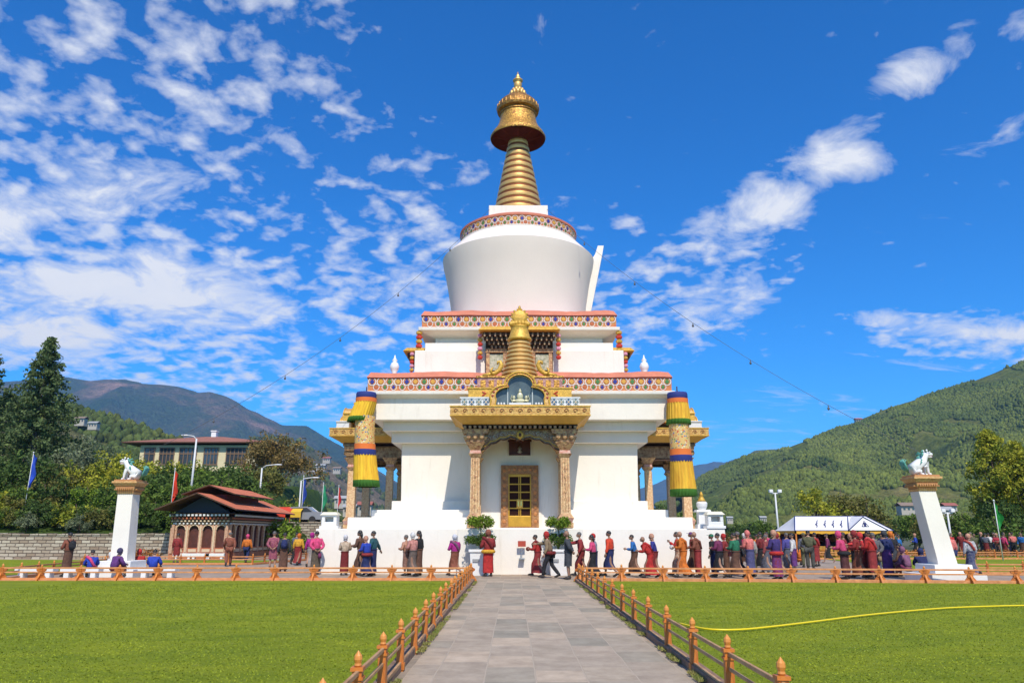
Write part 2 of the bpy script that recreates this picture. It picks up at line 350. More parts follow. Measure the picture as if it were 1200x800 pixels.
def fbm(x, y, seed, oct=5, base=1.0):
    rg = np.random.default_rng(seed); out = np.zeros_like(x); amp = 1.0; fr = base
    for o in range(oct):
        G = rg.random((64, 64)); X = x * fr; Y = y * fr
        xi = np.floor(X).astype(int); yi = np.floor(Y).astype(int); fx = X - xi; fy = Y - yi; fx = fx * fx * (3 - 2 * fx); fy = fy * fy * (3 - 2 * fy)
        g = lambda a, b: G[a % 64, b % 64]
        v = (g(xi, yi) * (1 - fx) + g(xi + 1, yi) * fx) * (1 - fy) + (g(xi, yi + 1) * (1 - fx) + g(xi + 1, yi + 1) * fx) * fy
        out += (v - .5) * amp; amp *= .52; fr *= 2.03
    return out
def blades(name, regions, seed, mtl):
    rg = np.random.default_rng(seed); V = []; 
    for (poly_test, x0, x1, y0, y1, n, hh) in regions:
        # more blades near the camera
        u = rg.random(n); y = y0 + (y1 - y0) * u ** 1.5; x = rg.uniform(x0, x1, n)
        k = poly_test(x, y) & (np.abs(x) < .75 * y + 2.2); x = x[k]; y = y[k]; n = len(x)
        a = rg.uniform(0, 2 * np.pi, n); w = rg.uniform(.004, .008, n) * (.8 + y / 16); h = rg.uniform(.5, 1.3, n) * hh; lx = rg.normal(0, .018, n); ly = rg.normal(0, .018, n)
        t = np.empty((n, 3, 3)); z0 = np.full(n, .03)
        t[:, 0] = np.stack([x - w * np.cos(a), y - w * np.sin(a), z0], 1); t[:, 1] = np.stack([x + w * np.cos(a), y + w * np.sin(a), z0], 1)
        t[:, 2] = np.stack([x + lx, y + ly, z0 + h], 1); V.append(t)
    t = np.concatenate(V); n = len(t)
    me = bpy.data.meshes.new(name); me.vertices.add(n * 3); me.vertices.foreach_set('co', t.reshape(-1).astype(np.float32))
    me.loops.add(n * 3); me.loops.foreach_set('vertex_index', np.arange(n * 3, dtype=np.int32))
    me.polygons.add(n); me.polygons.foreach_set('loop_start', np.arange(0, n * 3, 3, dtype=np.int32)); me.polygons.foreach_set('loop_total', np.full(n, 3, dtype=np.int32))
    me.materials.append(mtl); me.update(); me.validate()
    o = bpy.data.objects.new(name, me); col.objects.link(o); return o
BLADE = mat('grass_blade', (.31, .35, .02), .6, c2=(.175, .235, .012), vscale=.7, island=.12, spec=.2)
g = blades('grass_blades', [(lambda x, y: (x < -1.9), -16, -1.9, 7.5, 27, 100000, .013)], 3, BLADE); tag(g, 'short green grass blades of the left lawn', 'grass', None, 'stuff')
g = blades('grass_blades', [(lambda x, y: (x > 2.2), 2.2, 18, 7.5, 26.8, 100000, .013)], 4, BLADE); tag(g, 'short green grass blades of the right lawn', 'grass', None, 'stuff')

TUFT = mat('edge_tuft', (.16, .20, .03), .7, c2=(.28, .24, .07), vscale=2, island=.3)
for s_, x0_, x1_ in (('left', -1.70, -1.60), ('right', 1.86, 1.955)):
    g = blades('grass_tufts', [(lambda x, y: fbm(x * 3, y * 2.2, 6) > .10, x0_, x1_, 8.5, 28, 9000, .035)], 7, TUFT); tag(g, 'small tufts of grass creeping in at the %s edge of the path' % s_, 'grass', None, 'stuff')
# ------------------------------------------------------------------ hills
def hill_surface(prof, Yr, Ynear, Yback, nz, seed, power=1.0):
    """prof: skyline as photograph pixels; gives h(x, y) with its ridge at depth Yr, falling to the valley at Ynear."""
    pts = [at(px, py, Yr) for px, py in prof]; xs = np.array([p.x for p in pts]); zs = np.array([p.z for p in pts])
    def h(x, y):
        sx = x * (Yr / np.maximum(y, 1)) * .35 + x * .65          # ridges run a little towards the viewer
        z = np.interp(sx, xs, zs)
        t = np.where(y < Yr, np.clip((y - Ynear) / (Yr - Ynear), 0, 1), np.clip(1 - (y - Yr) / (Yback - Yr), 0, 1))
        t = np.where(y < Yr, t ** power, t)
        n = fbm(x / nz, y / nz, seed) * (nz * .28) * np.clip(t * 3, 0, 1) * np.clip((1.0 - t) * 2.2 + (.34 if nz > 300 else .12), 0, 1)
        rid = np.abs(fbm(x / nz / 1.1 + 7, y / nz / 3.2, seed + 1, 4)) * nz * (.95 if nz > 300 else .35) * np.clip(t * 4, 0, 1) * np.clip((1 - t) * 3, 0, 1)
        return z * t + n - rid - 3 * (t <= 0)
    return h, xs
def hill(name, prof, Yr, Ynear, Yback, nz, seed, mtl, nx, ny, x0=None, x1=None, power=1.0):
    h, xs = hill_surface(prof, Yr, Ynear, Yback, nz, seed, power)
    X0 = x0 if x0 is not None else xs.min(); X1 = x1 if x1 is not None else xs.max()
    gx = np.linspace(X0, X1, nx); gy = np.linspace(Ynear, Yback, ny); XX, YY = np.meshgrid(gx, gy); ZZ = h(XX, YY)
    me = bpy.data.meshes.new(name); v = np.stack([XX, YY, ZZ], -1).reshape(-1, 3)
    i = np.arange((nx - 1) * (ny - 1)); a = (i // (nx - 1)) * nx + i % (nx - 1)
    F = np.stack([a, a + 1, a + nx + 1, a + nx], 1)
    me.from_pydata(v.tolist(), [], F.tolist()); me.materials.append(mtl); me.polygons.foreach_set('use_smooth', [True] * len(F)); me.update()
    o = bpy.data.objects.new(name, me); col.objects.link(o); tag(o, kind='structure'); return o, h
def hill_mat(name, cols, scale, bump=1.0, bd=6):
    m = mat(name, cols[0], .95); nt = m.node_tree; b = nt.nodes['Principled BSDF']; b.inputs['Specular IOR Level'].default_value = .05
    tc = N(nt, 'ShaderNodeTexCoord')
    def nz(s, d, r_=.65, st=(1, 1, 1)):
        mp = N(nt, 'ShaderNodeMapping'); L(nt, tc.outputs['Object'], mp.inputs[0]); mp.inputs['Scale'].default_value = st
        n = N(nt, 'ShaderNodeTexNoise'); n.inputs['Scale'].default_value = s; n.inputs['Detail'].default_value = d; n.inputs['Roughness'].default_value = r_; L(nt, mp.outputs[0], n.inputs['Vector']); return n.outputs['Fac']
    r = N(nt, 'ShaderNodeValToRGB'); L(nt, nz(scale, 8), r.inputs[0]); cr = r.color_ramp
    cr.elements[0].position = .34; cr.elements[1].position = .68; cr.elements[0].color = (*cols[0], 1); cr.elements[1].color = (*cols[-1], 1)
    for i, c in enumerate(cols[1:-1]): e = cr.elements.new(.34 + .34 * (i + 1) / (len(cols) - 1)); e.color = (*c, 1)
    r2 = N(nt, 'ShaderNodeValToRGB'); L(nt, nz(scale * 22, 6, .8), r2.inputs[0]); r2.color_ramp.elements[0].position = .35; r2.color_ramp.elements[1].position = .65
    r2.color_ramp.elements[0].color = (.45, .48, .45, 1); r2.color_ramp.elements[1].color = (1.25, 1.2, 1.1, 1)
    mx = N(nt, 'ShaderNodeMix', data_type='RGBA', blend_type='MULTIPLY'); mx.inputs[0].default_value = 1; L(nt, r.outputs[0], mx.inputs[6]); L(nt, r2.outputs[0], mx.inputs[7]); L(nt, mx.outputs[2], b.inputs['Base Color'])
    bp = N(nt, 'ShaderNodeBump'); bp.inputs['Strength'].default_value = bump; bp.inputs['Distance'].default_value = bd; L(nt, nz(scale * 14, 6), bp.inputs['Height']); L(nt, bp.outputs[0], b.inputs['Normal'])
    return m
HFAR = hill_mat('far_mountain_cover', [(.05, .11, .05), (.075, .13, .06), (.09, .13, .065), (.24, .19, .12), (.50, .32, .24)], .0028, 1, 60)
HBLUE = hill_mat('distant_mountain', [(.05, .08, .06), (.07, .09, .07)], .001, .5, 40)
HSPUR = hill_mat('brown_spur', [(.075, .10, .04), (.20, .16, .10), (.26, .19, .13)], .006, 1, 10)
HGREEN = hill_mat('green_near_hill', [(.045, .075, .02), (.10, .12, .04), (.19, .17, .10)], .012, 1, 5)
HRIGHT = hill_mat('forested_hill', [(.06, .10, .022), (.10, .13, .03), (.15, .16, .045), (.22, .18, .08)], .0055, 1, 5)
hill('mountain', [(-500, 470), (-200, 455), (0, 446), (80, 441), (107, 445), (147, 443), (167, 450), (207, 453), (233, 458), (247, 456), (267, 461), (287, 473), (307, 485), (330, 495), (360, 497), (377, 507), (393, 517), (430, 540), (480, 575), (560, 600), (700, 612)],
     3600, 1500, 5200, 420, 11, HFAR, 420, 160)
hill('mountain', [(700, 600), (780, 556), (810, 541), (835, 538), (850, 540), (880, 530), (940, 520), (1100, 540)], 6500, 4200, 8000, 500, 5, HBLUE, 160, 50)
hill('hill', [(820, 560), (848, 551), (883, 527), (915, 524), (990, 520), (1100, 520)], 2400, 1600, 3200, 160, 9, HRIGHT, 160, 60)
_, h_spur = hill('hill', [(180, 600), (240, 545), (300, 517), (333, 514), (360, 522), (400, 545), (440, 572), (480, 600), (560, 612)], 1500, 620, 2100, 150, 21, HSPUR, 200, 90)
_, h_green = hill('hill', [(-420, 430), (-100, 455), (0, 468), (77, 478), (120, 490), (167, 504), (230, 525), (300, 560), (380, 598), (430, 612)], 460, 200, 640, 45, 31, HGREEN, 200, 90)
RP = [(740, 612), (800, 578), (820, 560), (851, 546), (877, 534), (915, 526), (956, 511), (1000, 495), (1041, 478), (1089, 462), (1137, 447), (1200, 424), (1330, 385), (1500, 350), (1800, 330)]
_, h_right = hill('hill', RP, 1000, 330, 1350, 120, 41, HRIGHT, 420, 170)

def forest(name, h, px0, px1, Y0, Y1, n, seed, size, mtl, thr=-9, ridge=None):
    """tree crowns scattered over a hillside: one object that nobody could count"""
    rg = np.random.default_rng(seed); x0 = at(px0, 620, 1).x; 
    y = rg.uniform(Y0, Y1, n * 3)
    d = ray(px0, 620); e = ray(px1, 620)
    x = (d.x / d.y + (e.x / e.y - d.x / d.y) * rg.random(n * 3)) * y
    k = fbm(x / 60, y / 60, seed, 4) > thr; x = x[k][:n]; y = y[k][:n]; n = len(x)
    z = h(x, y)
    ns = 7; s = size * rg.uniform(.55, 1.35, n) ; hh = s * rg.uniform(.8, 1.35, n); tw = rg.uniform(0, 6.28, n)
    lev = [(0.0, .6), (.4, 1.0), (.75, .8), (1.0, .16)]
    V = np.empty((n, len(lev) * ns, 3))
    for j, (lz, lr) in enumerate(lev):
        for kk in range(ns):
            a = tw + 2 * np.pi * kk / ns + j * .3; r = s * lr * rg.uniform(.35, .62, n)
            V[:, j * ns + kk] = np.stack([x + r * np.cos(a), y + r * np.sin(a), z - s * .2 + hh * lz * rg.uniform(.9, 1.08, n)], 1)
    base = np.arange(n)[:, None, None] * (len(lev) * ns); F = []
    for j in range(len(lev) - 1):
        for kk in range(ns): k2 = (kk + 1) % ns; F.append([j * ns + kk, j * ns + k2, (j + 1) * ns + k2, (j + 1) * ns + kk])
    F = (base + np.array(F)[None]).reshape(-1, 4); nf = len(F)
    me = bpy.data.meshes.new(name); me.vertices.add(V.shape[0] * V.shape[1]); me.vertices.foreach_set('co', V.reshape(-1).astype(np.float32))
    me.loops.add(nf * 4); me.loops.foreach_set('vertex_index', F.reshape(-1).astype(np.int32)); me.polygons.add(nf)
    me.polygons.foreach_set('loop_start', np.arange(0, nf * 4, 4, dtype=np.int32)); me.polygons.foreach_set('loop_total', np.full(nf, 4, dtype=np.int32))
    me.materials.append(mtl); me.update(); me.validate(); o = bpy.data.objects.new(name, me); col.objects.link(o); return o
FOR1 = mat('hill_forest_foliage', (.155, .180, .036), .9, c2=(.075, .105, .025), vscale=.012, island=.3, spec=.1)
FOR2 = mat('hill_forest_foliage_olive', (.10, .12, .03), .9, c2=(.04, .07, .02), vscale=.03, island=.4, spec=.1)
tag(forest('forest', h_right, 770, 1290, 370, 1012, 66000, 5, 3.4, FOR1, -.17), 'dense green forest covering the long right hillside', 'forest', None, 'stuff')
tag(forest('forest', h_green, -30, 400, 230, 470, 5200, 6, 4.0, FOR2, .0), 'scattered olive trees over the low hill behind the pale house', 'forest', None, 'stuff')
tag(forest('forest', h_spur, 230, 480, 640, 1500, 2600, 8, 8, FOR2, .02), 'sparse tree cover on the brown spur left of the chorten', 'forest', None, 'stuff')

# ------------------------------------------------------------------ bank behind the left wall
def bank_h(x, y):
    t = np.clip((y - 53.6) / 52, 0, 1); z = 1.5 + 7.0 * t ** .8; edge = -20.6 - (y - 54) * .12
    return z * np.clip((edge - x) / 3.5, 0, 1) ** .7 - .15 + fbm(x / 6, y / 6, 3) * .5 * np.clip((edge - x) / 3.5, 0, 1)
BANKM = grass_mat('bank_undergrowth', (.06, .10, .015), (.02, .04, .008), (.13, .13, .04))
def bank():
    nx, ny = 160, 100; gx = np.linspace(-110, -9, nx); gy = np.linspace(53.9, 130, ny); XX, YY = np.meshgrid(gx, gy); ZZ = bank_h(XX, YY)
    ZZ = np.where(YY > 125, -1, ZZ)
    v = np.stack([XX, YY, ZZ], -1).reshape(-1, 3); i = np.arange((nx - 1) * (ny - 1)); a = (i // (nx - 1)) * nx + i % (nx - 1)
    me = bpy.data.meshes.new('bank'); me.from_pydata(v.tolist(), [], np.stack([a, a + 1, a + nx + 1, a + nx], 1).tolist()); me.materials.append(BANKM)
    me.polygons.foreach_set('use_smooth', [True] * len(me.polygons)); o = bpy.data.objects.new('bank', me); col.objects.link(o); tag(o, kind='structure')
bank()
# ------------------------------------------------------------------ the chorten
YC = 43.05
chorten = empty('chorten', (0, YC, 0), 'tall white stepped chorten with golden spire and painted porches in the centre', 'stupa')
def steps_mesh(name, spec, mtl=WHITE, bevel=.03, parent=chorten):
    for nm, w, z0, z1 in spec:
        m = MB(); m.frustum(w[0], w[0], z0, w[1], w[1], z1); m.build(nm, mtl, parent, bevel=bevel)
steps_mesh('steps', [
    ('plinth_step', (9.12, 9.10), -.05, 1.92), 
    ('main_body', (5.84, 5.90), 3.22, 6.06), ('cornice_step', (6.35, 6.35), 6.05, 6.60), ('cornice_step', (6.73, 6.73), 6.59, 7.07), ('upper_wall', (7.22, 7.22), 7.06, 8.27),
    ('cornice_ledge', (7.56, 7.58), 8.26, 8.43), ('upper_body', (5.46, 5.46), 9.3, 10.98), ('upper_body', (4.99, 4.99), 10.97, 11.5), ('recessed_neck', (4.50, 4.50), 11.49, 12.12),
    ('cornice_ledge', (5.32, 5.34), 12.11, 12.29), ('spire_base', (1.80, 1.78), 19.72, 20.92)])
for w, z0, z1 in ((7.96, 1.90, 2.43), (7.05, 2.42, 2.80), (6.23, 2.79, 3.24)):      # these steps open in front of the door
    m = MB(); P_o = [(-w, -w), (-2.0, -w), (-2.0, -6.0), (2.0, -6.0), (2.0, -w), (w, -w), (w, w), (-w, w)]; n = len(P_o)
    m.add([(x, y, z) for z in (z0, z1) for x, y in P_o], [tuple(reversed(range(n))), tuple(range(n, 2 * n))] + [(k, (k + 1) % n, n + (k + 1) % n, n + k) for k in range(n)]); m.build('plinth_step', WHITE, chorten, bevel=.03)
# bracket course under the lower cornice ledge: a stepped soffit
m = MB(); m.frustum(7.22, 7.22, 8.1, 7.54, 7.54, 8.262); m.build('soffit', WHITE, chorten)
m = MB(); m.frustum(4.5, 4.5, 11.85, 5.30, 5.30, 12.113); m.build('soffit', WHITE, chorten)
# painted ring lattice bands
CELLC = [mat('band_' + n, c, .6) for n, c in (('blue', (.015, .03, .26)), ('green', (.06, .20, .05)), ('ochre', (.66, .34, .05)), ('brown', (.50, .12, .04)), ('pink', (.62, .20, .24)))]
BANDG = mat('band_ground', (.56, .14, .06), .7, c2=(.60, .28, .08), vscale=5)
BW = mat('band_white_ring', (.78, .76, .73), .6)
BANDM = [BANDG, BW] + CELLC
def ring_cell(mb, P, u0, v0, r, mi, seed):
    """one ring and its coloured heart; P(u, v, out) maps the band's surface to space"""
    n = 12
    for (ra, rb, o, mm) in ((r * .86, r * 1.02, .022, 1), (0, r * .52, .026, mi)):
        if ra:
            vs = [P(u0 + q * math.cos(2 * math.pi * k / n), v0 + q * math.sin(2 * math.pi * k / n), o) for q in (ra, rb) for k in range(n)]
            mb.add(vs, [(k, n + k, n + (k + 1) % n, (k + 1) % n) for k in range(n)], mm)
        else:
            vs = [P(u0 + rb * 1.15 * math.cos(math.pi * k / 2), v0 + rb * 1.35 * math.sin(math.pi * k / 2), o) for k in range(4)]
            mb.add(vs, [(0, 1, 2, 3)], mm)
def lattice(mb, P, length, v0, v1, pitch, closed=False):
    h = v1 - v0; n = max(1, round(length / pitch)); p = length / n; r = p * .46
    for i in range(n):
        ring_cell(mb, P, (i + .5) * p, v1 - h * .34, r, (2, 4, 3, 4)[i % 4], i)
        if i < n - 1 or closed: ring_cell(mb, P, (i + 1) * p, v1 - h * .74, r * .8, (5, 3, 2, 3)[i % 4], i)
def square_band(w, z0, z1, pitch, roof_w, roof_z, name='patterned_band'):
    m = MB(); m.frustum(w, w, z0, w, w, z1, 0)
    for k in range(4):
        M = Matrix.Rotation(k * math.pi / 2, 4, 'Z')
        lattice(m, lambda u, v, o, M=M: M @ Vector((u - w, -w - o, v)), 2 * w, z0 + .03, z1, pitch)
    b = m.build(name, BANDM, chorten)
    # thin painted edges above and below, then the sloped red roof edge with an uneven cloth-like rim
    m = MB(); n = 40
    for k in range(4):
        M = Matrix.Rotation(k * math.pi / 2, 4, 'Z'); rr = random.Random(k)
        lo, hi, bk = [], [], []
        for i in range(n + 1):
            t = -1 + 2 * i / n; j = .035 * math.sin(t * 9 + k) + rr.uniform(-.02, .02)
            e = 0 if 0 < i < n else 0
            lo.append(M @ Vector((t * (roof_w), -roof_w, z1 - .02 + j * .5))); hi.append(M @ Vector((t * (roof_w - .16), -(roof_w - .16), roof_z + j))); bk.append(M @ Vector((t * (roof_w - 1.7), -(roof_w - 1.7), roof_z - .02)))
        un = [M @ Vector((-(w) + 2 * w * i / n, -w + .01, z1 - .03)) for i in range(n + 1)]
        for A, B in ((un, lo), (lo, hi), (hi, bk)):
            m.add(A + B, [(i, i + 1, n + 2 + i, n + 1 + i) for i in range(n)])
    m.build('red_roof_edge', REDT, chorten)
    m = MB()
    for s in range(4): m.box(-w - .03, w + .03, -w - .035, -w - .005, z1 - .075, z1 - .03, 0, Matrix.Rotation(s * math.pi / 2, 4, 'Z'))
    m.build('red_moulding', MAROON, chorten)
square_band(7.44, 8.43, 9.14, .43, 7.50, 9.40)
square_band(5.17, 12.29, 12.98, .43, 5.23, 13.24)
m = MB(); m.frustum(7.2, 7.2, 9.1, 7.2, 7.2, 9.36); m.build('terrace', WHITE, chorten)
m = MB(); m.frustum(5.0, 5.0, 12.9, 5.0, 5.0, 13.22); m.build('terrace', WHITE, chorten)
# dome
m = MB(); m.lathe([(3.95, 13.2), (4.0, 13.9), (4.10, 14.9), (4.26, 15.9), (4.43, 16.8), (4.58, 17.4), (4.64, 17.80), (3.58, 18.88), (3.2, 18.95)], 96)
m.build('dome', DOMEW, chorten, auto=28)
m = MB(); r0 = 3.56; m.lathe([(r0, 18.86), (r0, 19.62)], 96, 0)
def PR(u, v, o): a = u / r0; return Vector(((r0 + o) * math.sin(a), -(r0 + o) * math.cos(a), v))
lattice(m, PR, 2 * math.pi * r0, 18.90, 19.48, .40, True)
m.build('patterned_ring', BANDM, chorten)
m = MB(); m.lathe([(r0 + .02, 19.48), (r0 + .06, 19.50), (r0 + .06, 19.62), (r0 - .05, 19.70), (1.9, 20.0), (1.7, 20.0)], 96); m.build('red_rim', REDT, chorten, auto=40)
m = MB(); m.lathe([(r0 + .02, 18.85), (r0 + .08, 18.85), (r0 + .08, 18.90), (r0 + .02, 18.90)], 96); m.build('white_moulding', WHITE, chorten)
# white niche slab leaning out against the right-hand side of the dome
m = MB(); m.prism([(3.6, 13.3), (4.08, 13.3), (5.16, 18.3), (5.26, 18.85), (4.90, 18.85), (4.72, 18.3), (4.5, 17.95), (3.6, 17.6)], -.42, .42, 0)
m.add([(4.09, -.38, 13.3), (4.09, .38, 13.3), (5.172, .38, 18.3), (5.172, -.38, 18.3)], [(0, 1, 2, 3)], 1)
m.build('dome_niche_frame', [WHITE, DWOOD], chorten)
# spire of thirteen diminishing rings
m = MB(); prof = []; nr = 12
for i in range(nr):
    z = 20.92 + i * 5.35 / nr; r = 1.56 - (1.56 - .66) * i / (nr - 1); dz = 5.35 / nr
    prof += [(r - .13, z), (r - .02, z + .04), (r, z + .10), (r - .02, z + dz * .62), (r - .10, z + dz * .74), (r - .17, z + dz * .76), (r - .17, z + dz * .99)]
m.lathe(prof, 48, 0); m.build('ringed_spire', GOLD, chorten, auto=35)
m = MB()
for i in range(nr):
    z = 20.92 + i * 5.35 / nr; r = 1.56 - (1.56 - .66) * i / (nr - 1); dz = 5.35 / nr
    m.lathe([(r - .155, z + dz * .765), (r - .10, z + dz * .775), (r - .10, z + dz * .985), (r - .155, z + dz * .995)], 48)
m.build('spire_shadow_gaps', mat('copper_red_gap', (.30, .09, .03), .5, .5), chorten)
# parasol crown
m = MB(); m.lathe([(1.76, 26.32), (1.80, 26.42), (1.66, 26.68), (1.42, 27.0), (1.24, 27.4), (1.16, 27.8), (1.14, 28.1)], 48, 0, cap=False)
m.build('parasol_bell', GOLDD, chorten, smooth=True)
m = MB(); m.lathe([(1.72, 26.33), (1.60, 26.62), (1.4, 27.0), (1.1, 27.3), (.5, 27.5)], 48, cap=False)
for k in range(8):
    a = 2 * math.pi * k / 8; m.tube([(.45 * math.cos(a), .45 * math.sin(a), 26.2), (1.5 * math.cos(a), 1.5 * math.sin(a), 26.55)], .03, 5)
m.build('parasol_lining', MAROON, chorten)
m = MB(); prof = []
m.lathe([(1.12, 28.0), (1.20, 28.04), (1.20, 28.14), (1.14, 28.18), (1.34, 28.28), (1.38, 28.42), (1.36, 28.65), (1.24, 28.9), (1.0, 29.15), (.75, 29.35), (.5, 29.5)], 48)
for k in range(26):
    a = 2 * math.pi * k / 26; m.ellipsoid((1.32 * math.cos(a), 1.32 * math.sin(a), 28.55), (.09, .09, .22), 6, 5)
m.build('crown_ring', mat('aged_gilt', (.52, .27, .05), .45, .5, c2=(.20, .08, .02), vscale=7, bump=.8, bscale=10), chorten)
m = MB()
for rr, zz, nn, hh in ((.46, 29.62, 12, .22), (.34, 29.85, 10, .18)):
    for k in range(nn):
        a = 2 * math.pi * k / nn; m.ellipsoid((rr * math.cos(a), rr * math.sin(a), zz), (.13, .13, hh), 6, 5)
m.lathe([(.4, 29.5), (.3, 29.9), (.16, 30.0), (.24, 30.1), (.27, 30.35), (.24, 30.5), (.14, 30.55), (.32, 30.62), (.33, 30.7), (.2, 30.8), (.12, 30.95), (.14, 31.02), (.06, 31.12), (.01, 31.35)], 20)
m.build('crown_finial', GOLD, chorten, smooth=True)
# small vase finials and corner ornaments on the terraces
for sx in (-1, 1):
    m = MB(); m.lathe([(.10, 0), (.16, .05), (.09, .14), (.2, .35), (.24, .5), (.17, .68), (.08, .74), (.14, .82), (.05, .95), (.02, 1.1)], 14, c=(sx * 6.35, -6.3, 9.42)); m.build('terrace_vase', WHITEP, chorten, smooth=True)
    m = MB()
    for k in range(5): m.lathe([(.10, 0), (.17, .05), (.17, .17), (.10, .22)], 8, k % 2, c=(sx * (5.30), -5.1, 10.95 + k * .24))
    m.build('hanging_tassel', [GOLDP, REDP], chorten)
# upper shrine niches on the four faces
def upper_niche(rz):
    d = 5.46
    e = bpy.data.objects.new('upper_shrine', None); col.objects.link(e); e.parent = chorten; e.rotation_euler.z = rz
    m = MB(); m.box(-1.75, 1.75, -d - .25, -d + .6, 9.40, 11.45, 0); m.box(-1.55, -.85, -d - .30, -d - .24, 9.85, 10.7, 1); m.box(.85, 1.55, -d - .30, -d - .24, 9.85, 10.7, 1)
    for s in (-1, 1):
        for x in (1.62, .74): m.box(s * x - .09, s * x + .09, -d - .36, -d - .2, 9.45, 11.0, 2)
        m.box(s * 1.2 - .5, s * 1.2 + .5, -d - .40, -d - .2, 9.45, 9.72, 2); m.box(s * 1.2 - .55, s * 1.2 + .55, -d - .40, -d - .2, 10.78, 10.98, 2)
    m.build('shrine_window', [DWOOD, mat('painted_panel', (.62, .58, .44), .6, c2=(.20, .22, .12), vscale=6), ORNATE], e)
    m = MB()
    for i, (w, dd, z0, z1) in enumerate(((1.5, .45, 11.0, 11.16), (1.62, .6, 11.18, 11.34), (1.74, .75, 11.36, 11.52), (1.86, .9, 11.54, 11.70))):
        m.box(-w, w, -d - dd, -d + .2, z0, z1, 0)
        for k in range(14): x = -w + .08 + k * (2 * w - .16) / 13; m.box(x - .04, x + .04, -d - dd - .05, -d - dd + .01, z0 - .06, z1 - .02, 1)
    m.build('bracket_tiers', [DWOOD, BRACK], e)
    m = MB(); m.frustum(2.02, .62, 11.72, 2.10, .70, 11.80, 0, c=(0, -d - .45)); m.frustum(2.10, .70, 11.80, 1.9, .5, 12.02, 0, c=(0, -d - .45)); m.build('small_gold_roof', GOLDP, e, bevel=.02)
    m = MB()
    for s in (-1, 1):
        for k in range(6): m.lathe([(.07, 0), (.13, .05), (.13, .16), (.07, .2)], 8, k % 3, c=(s * 2.02, -d - .62, 10.35 + k * .23))
    m.build('hanging_tassel', [REDP, GOLDP, mat('pink_paint', (.70, .30, .42), .6)], e)
for rz in (0, math.pi / 2, -math.pi / 2): upper_niche(rz)

# ---- the porches (front, right, left): built once for the front face, copied round
porch = bpy.data.objects.new('porch', None); col.objects.link(porch); porch.parent = chorten
D0 = 9.10                                # distance of the column line from the axis
m = MB(); m.box(-2.75, 2.75, -9.58, -8.0, -.04, 1.925); m.box(-2.6, 2.6, -9.0, -7.0, 1.80, 1.955); m.build('porch_platform', WHITE, porch, bevel=.03)
for sx in (-1, 1):
    for (yy, zb, sc_) in ((-D0, 1.955, 1.0), (-7.05, 1.95, .85)):
        m = MB(); x = sx * 2.03; w = .22 * sc_
        m.frustum(w + .10, w + .10, zb, w + .10, w + .10, zb + .22, 1, c=(x, yy)); m.frustum(w + .05, w + .05, zb + .22, w + .13, w + .13, zb + .42, 2, c=(x, yy)); m.frustum(w + .13, w + .13, zb + .42, w, w, zb + .62, 1, c=(x, yy))
        m.frustum(w, w, zb + .62, w * .88, w * .88, 5.05, 0, c=(x, yy))
        m.frustum(w, w, 5.05, w + .10, w + .10, 5.22, 1, c=(x, yy)); m.frustum(w + .04, w + .04, 5.22, w + .02, w + .02, 5.36, 2, c=(x, yy)); m.frustum(w, w, 5.36, w + .22, w + .22, 5.72, 1, c=(x, yy))
        # raised fluted strips and flower bosses on the shaft faces
        for kx in (-.55, 0, .55): m.box(x + kx * w - .022, x + kx * w + .022, yy - w - .02, yy - w * .9, zb + .7, 5.0, 1)
        for q in range(9):
            zz = zb + .9 + q * .33; m.ellipsoid((x, yy - w * .97, zz), (.06, .03, .09), 8, 5, 1)
        m.build('column', [COLM, ORNATE, mat('pale_pink_paint', (.66, .45, .36), .6, c2=(.5, .18, .12), vscale=6), GOLDP], porch)
# carved frieze with scalloped lower edge
def scallop_pts(n=48):
    pts = []
    for i in range(n + 1):
        t = -1 + 2 * i / n; a = abs(t)
        z = 5.98 - .62 * a ** 2.2 - .07 * abs(math.sin(a * math.pi * 4.0)) + (.10 if a < .12 else 0) * -1
        pts.append((t * 1.78, z))
    return pts
for yy, th_ in ((-D0 - .12, .24),):
    sp = scallop_pts(); m = MB()
    top = 6.32; vs = []; fs = []
    for (x, z) in sp: vs += [(x, yy, z), (x, yy, top), (x, yy + th_, z), (x, yy + th_, top)]
    for i in range(len(sp) - 1):
        a = i * 4; b = a + 4; fs += [(a, b, b + 1, a + 1), (a + 2, a + 3, b + 3, b + 2), (a, a + 2, b + 2, b)]
    m.add(vs, fs, 0)
    sp2 = [(x, z + .12) for x, z in sp]
    m.tube([(x, yy - .02, z + .015) for x, z in sp], .035, 6, 1); m.tube([(x, yy - .02, z + .13) for x, z in sp], .022, 6, 2)
    rr = random.Random(3)
    for s in (-1, 1):
        for q in range(9):                   # cloud scrolls
            cx = s * (.32 + q * .165); cz = 6.14 - .40 * (abs(cx) / 1.78) ** 2.2 + rr.uniform(-.02, .04); r = .10 + .02 * (q % 2)
            m.tube([(cx + r * (1 - .11 * j) * math.cos(j * .8 * s), yy - .03, cz + r * (1 - .11 * j) * math.sin(j * .8)) for j in range(9)], .024, 5, 3)
    m.ellipsoid((0, yy - .04, 6.06), (.17, .08, .20), 10, 6, 4); m.ellipsoid((0, yy - .09, 6.06), (.08, .06, .10), 8, 6, 1)
    m.build('carved_frieze', [BRACK, DWOOD, GOLDP, mat('pale_cloud_scroll', (.48, .43, .36), .6, c2=(.22, .14, .10), vscale=8), GOLDP], porch)
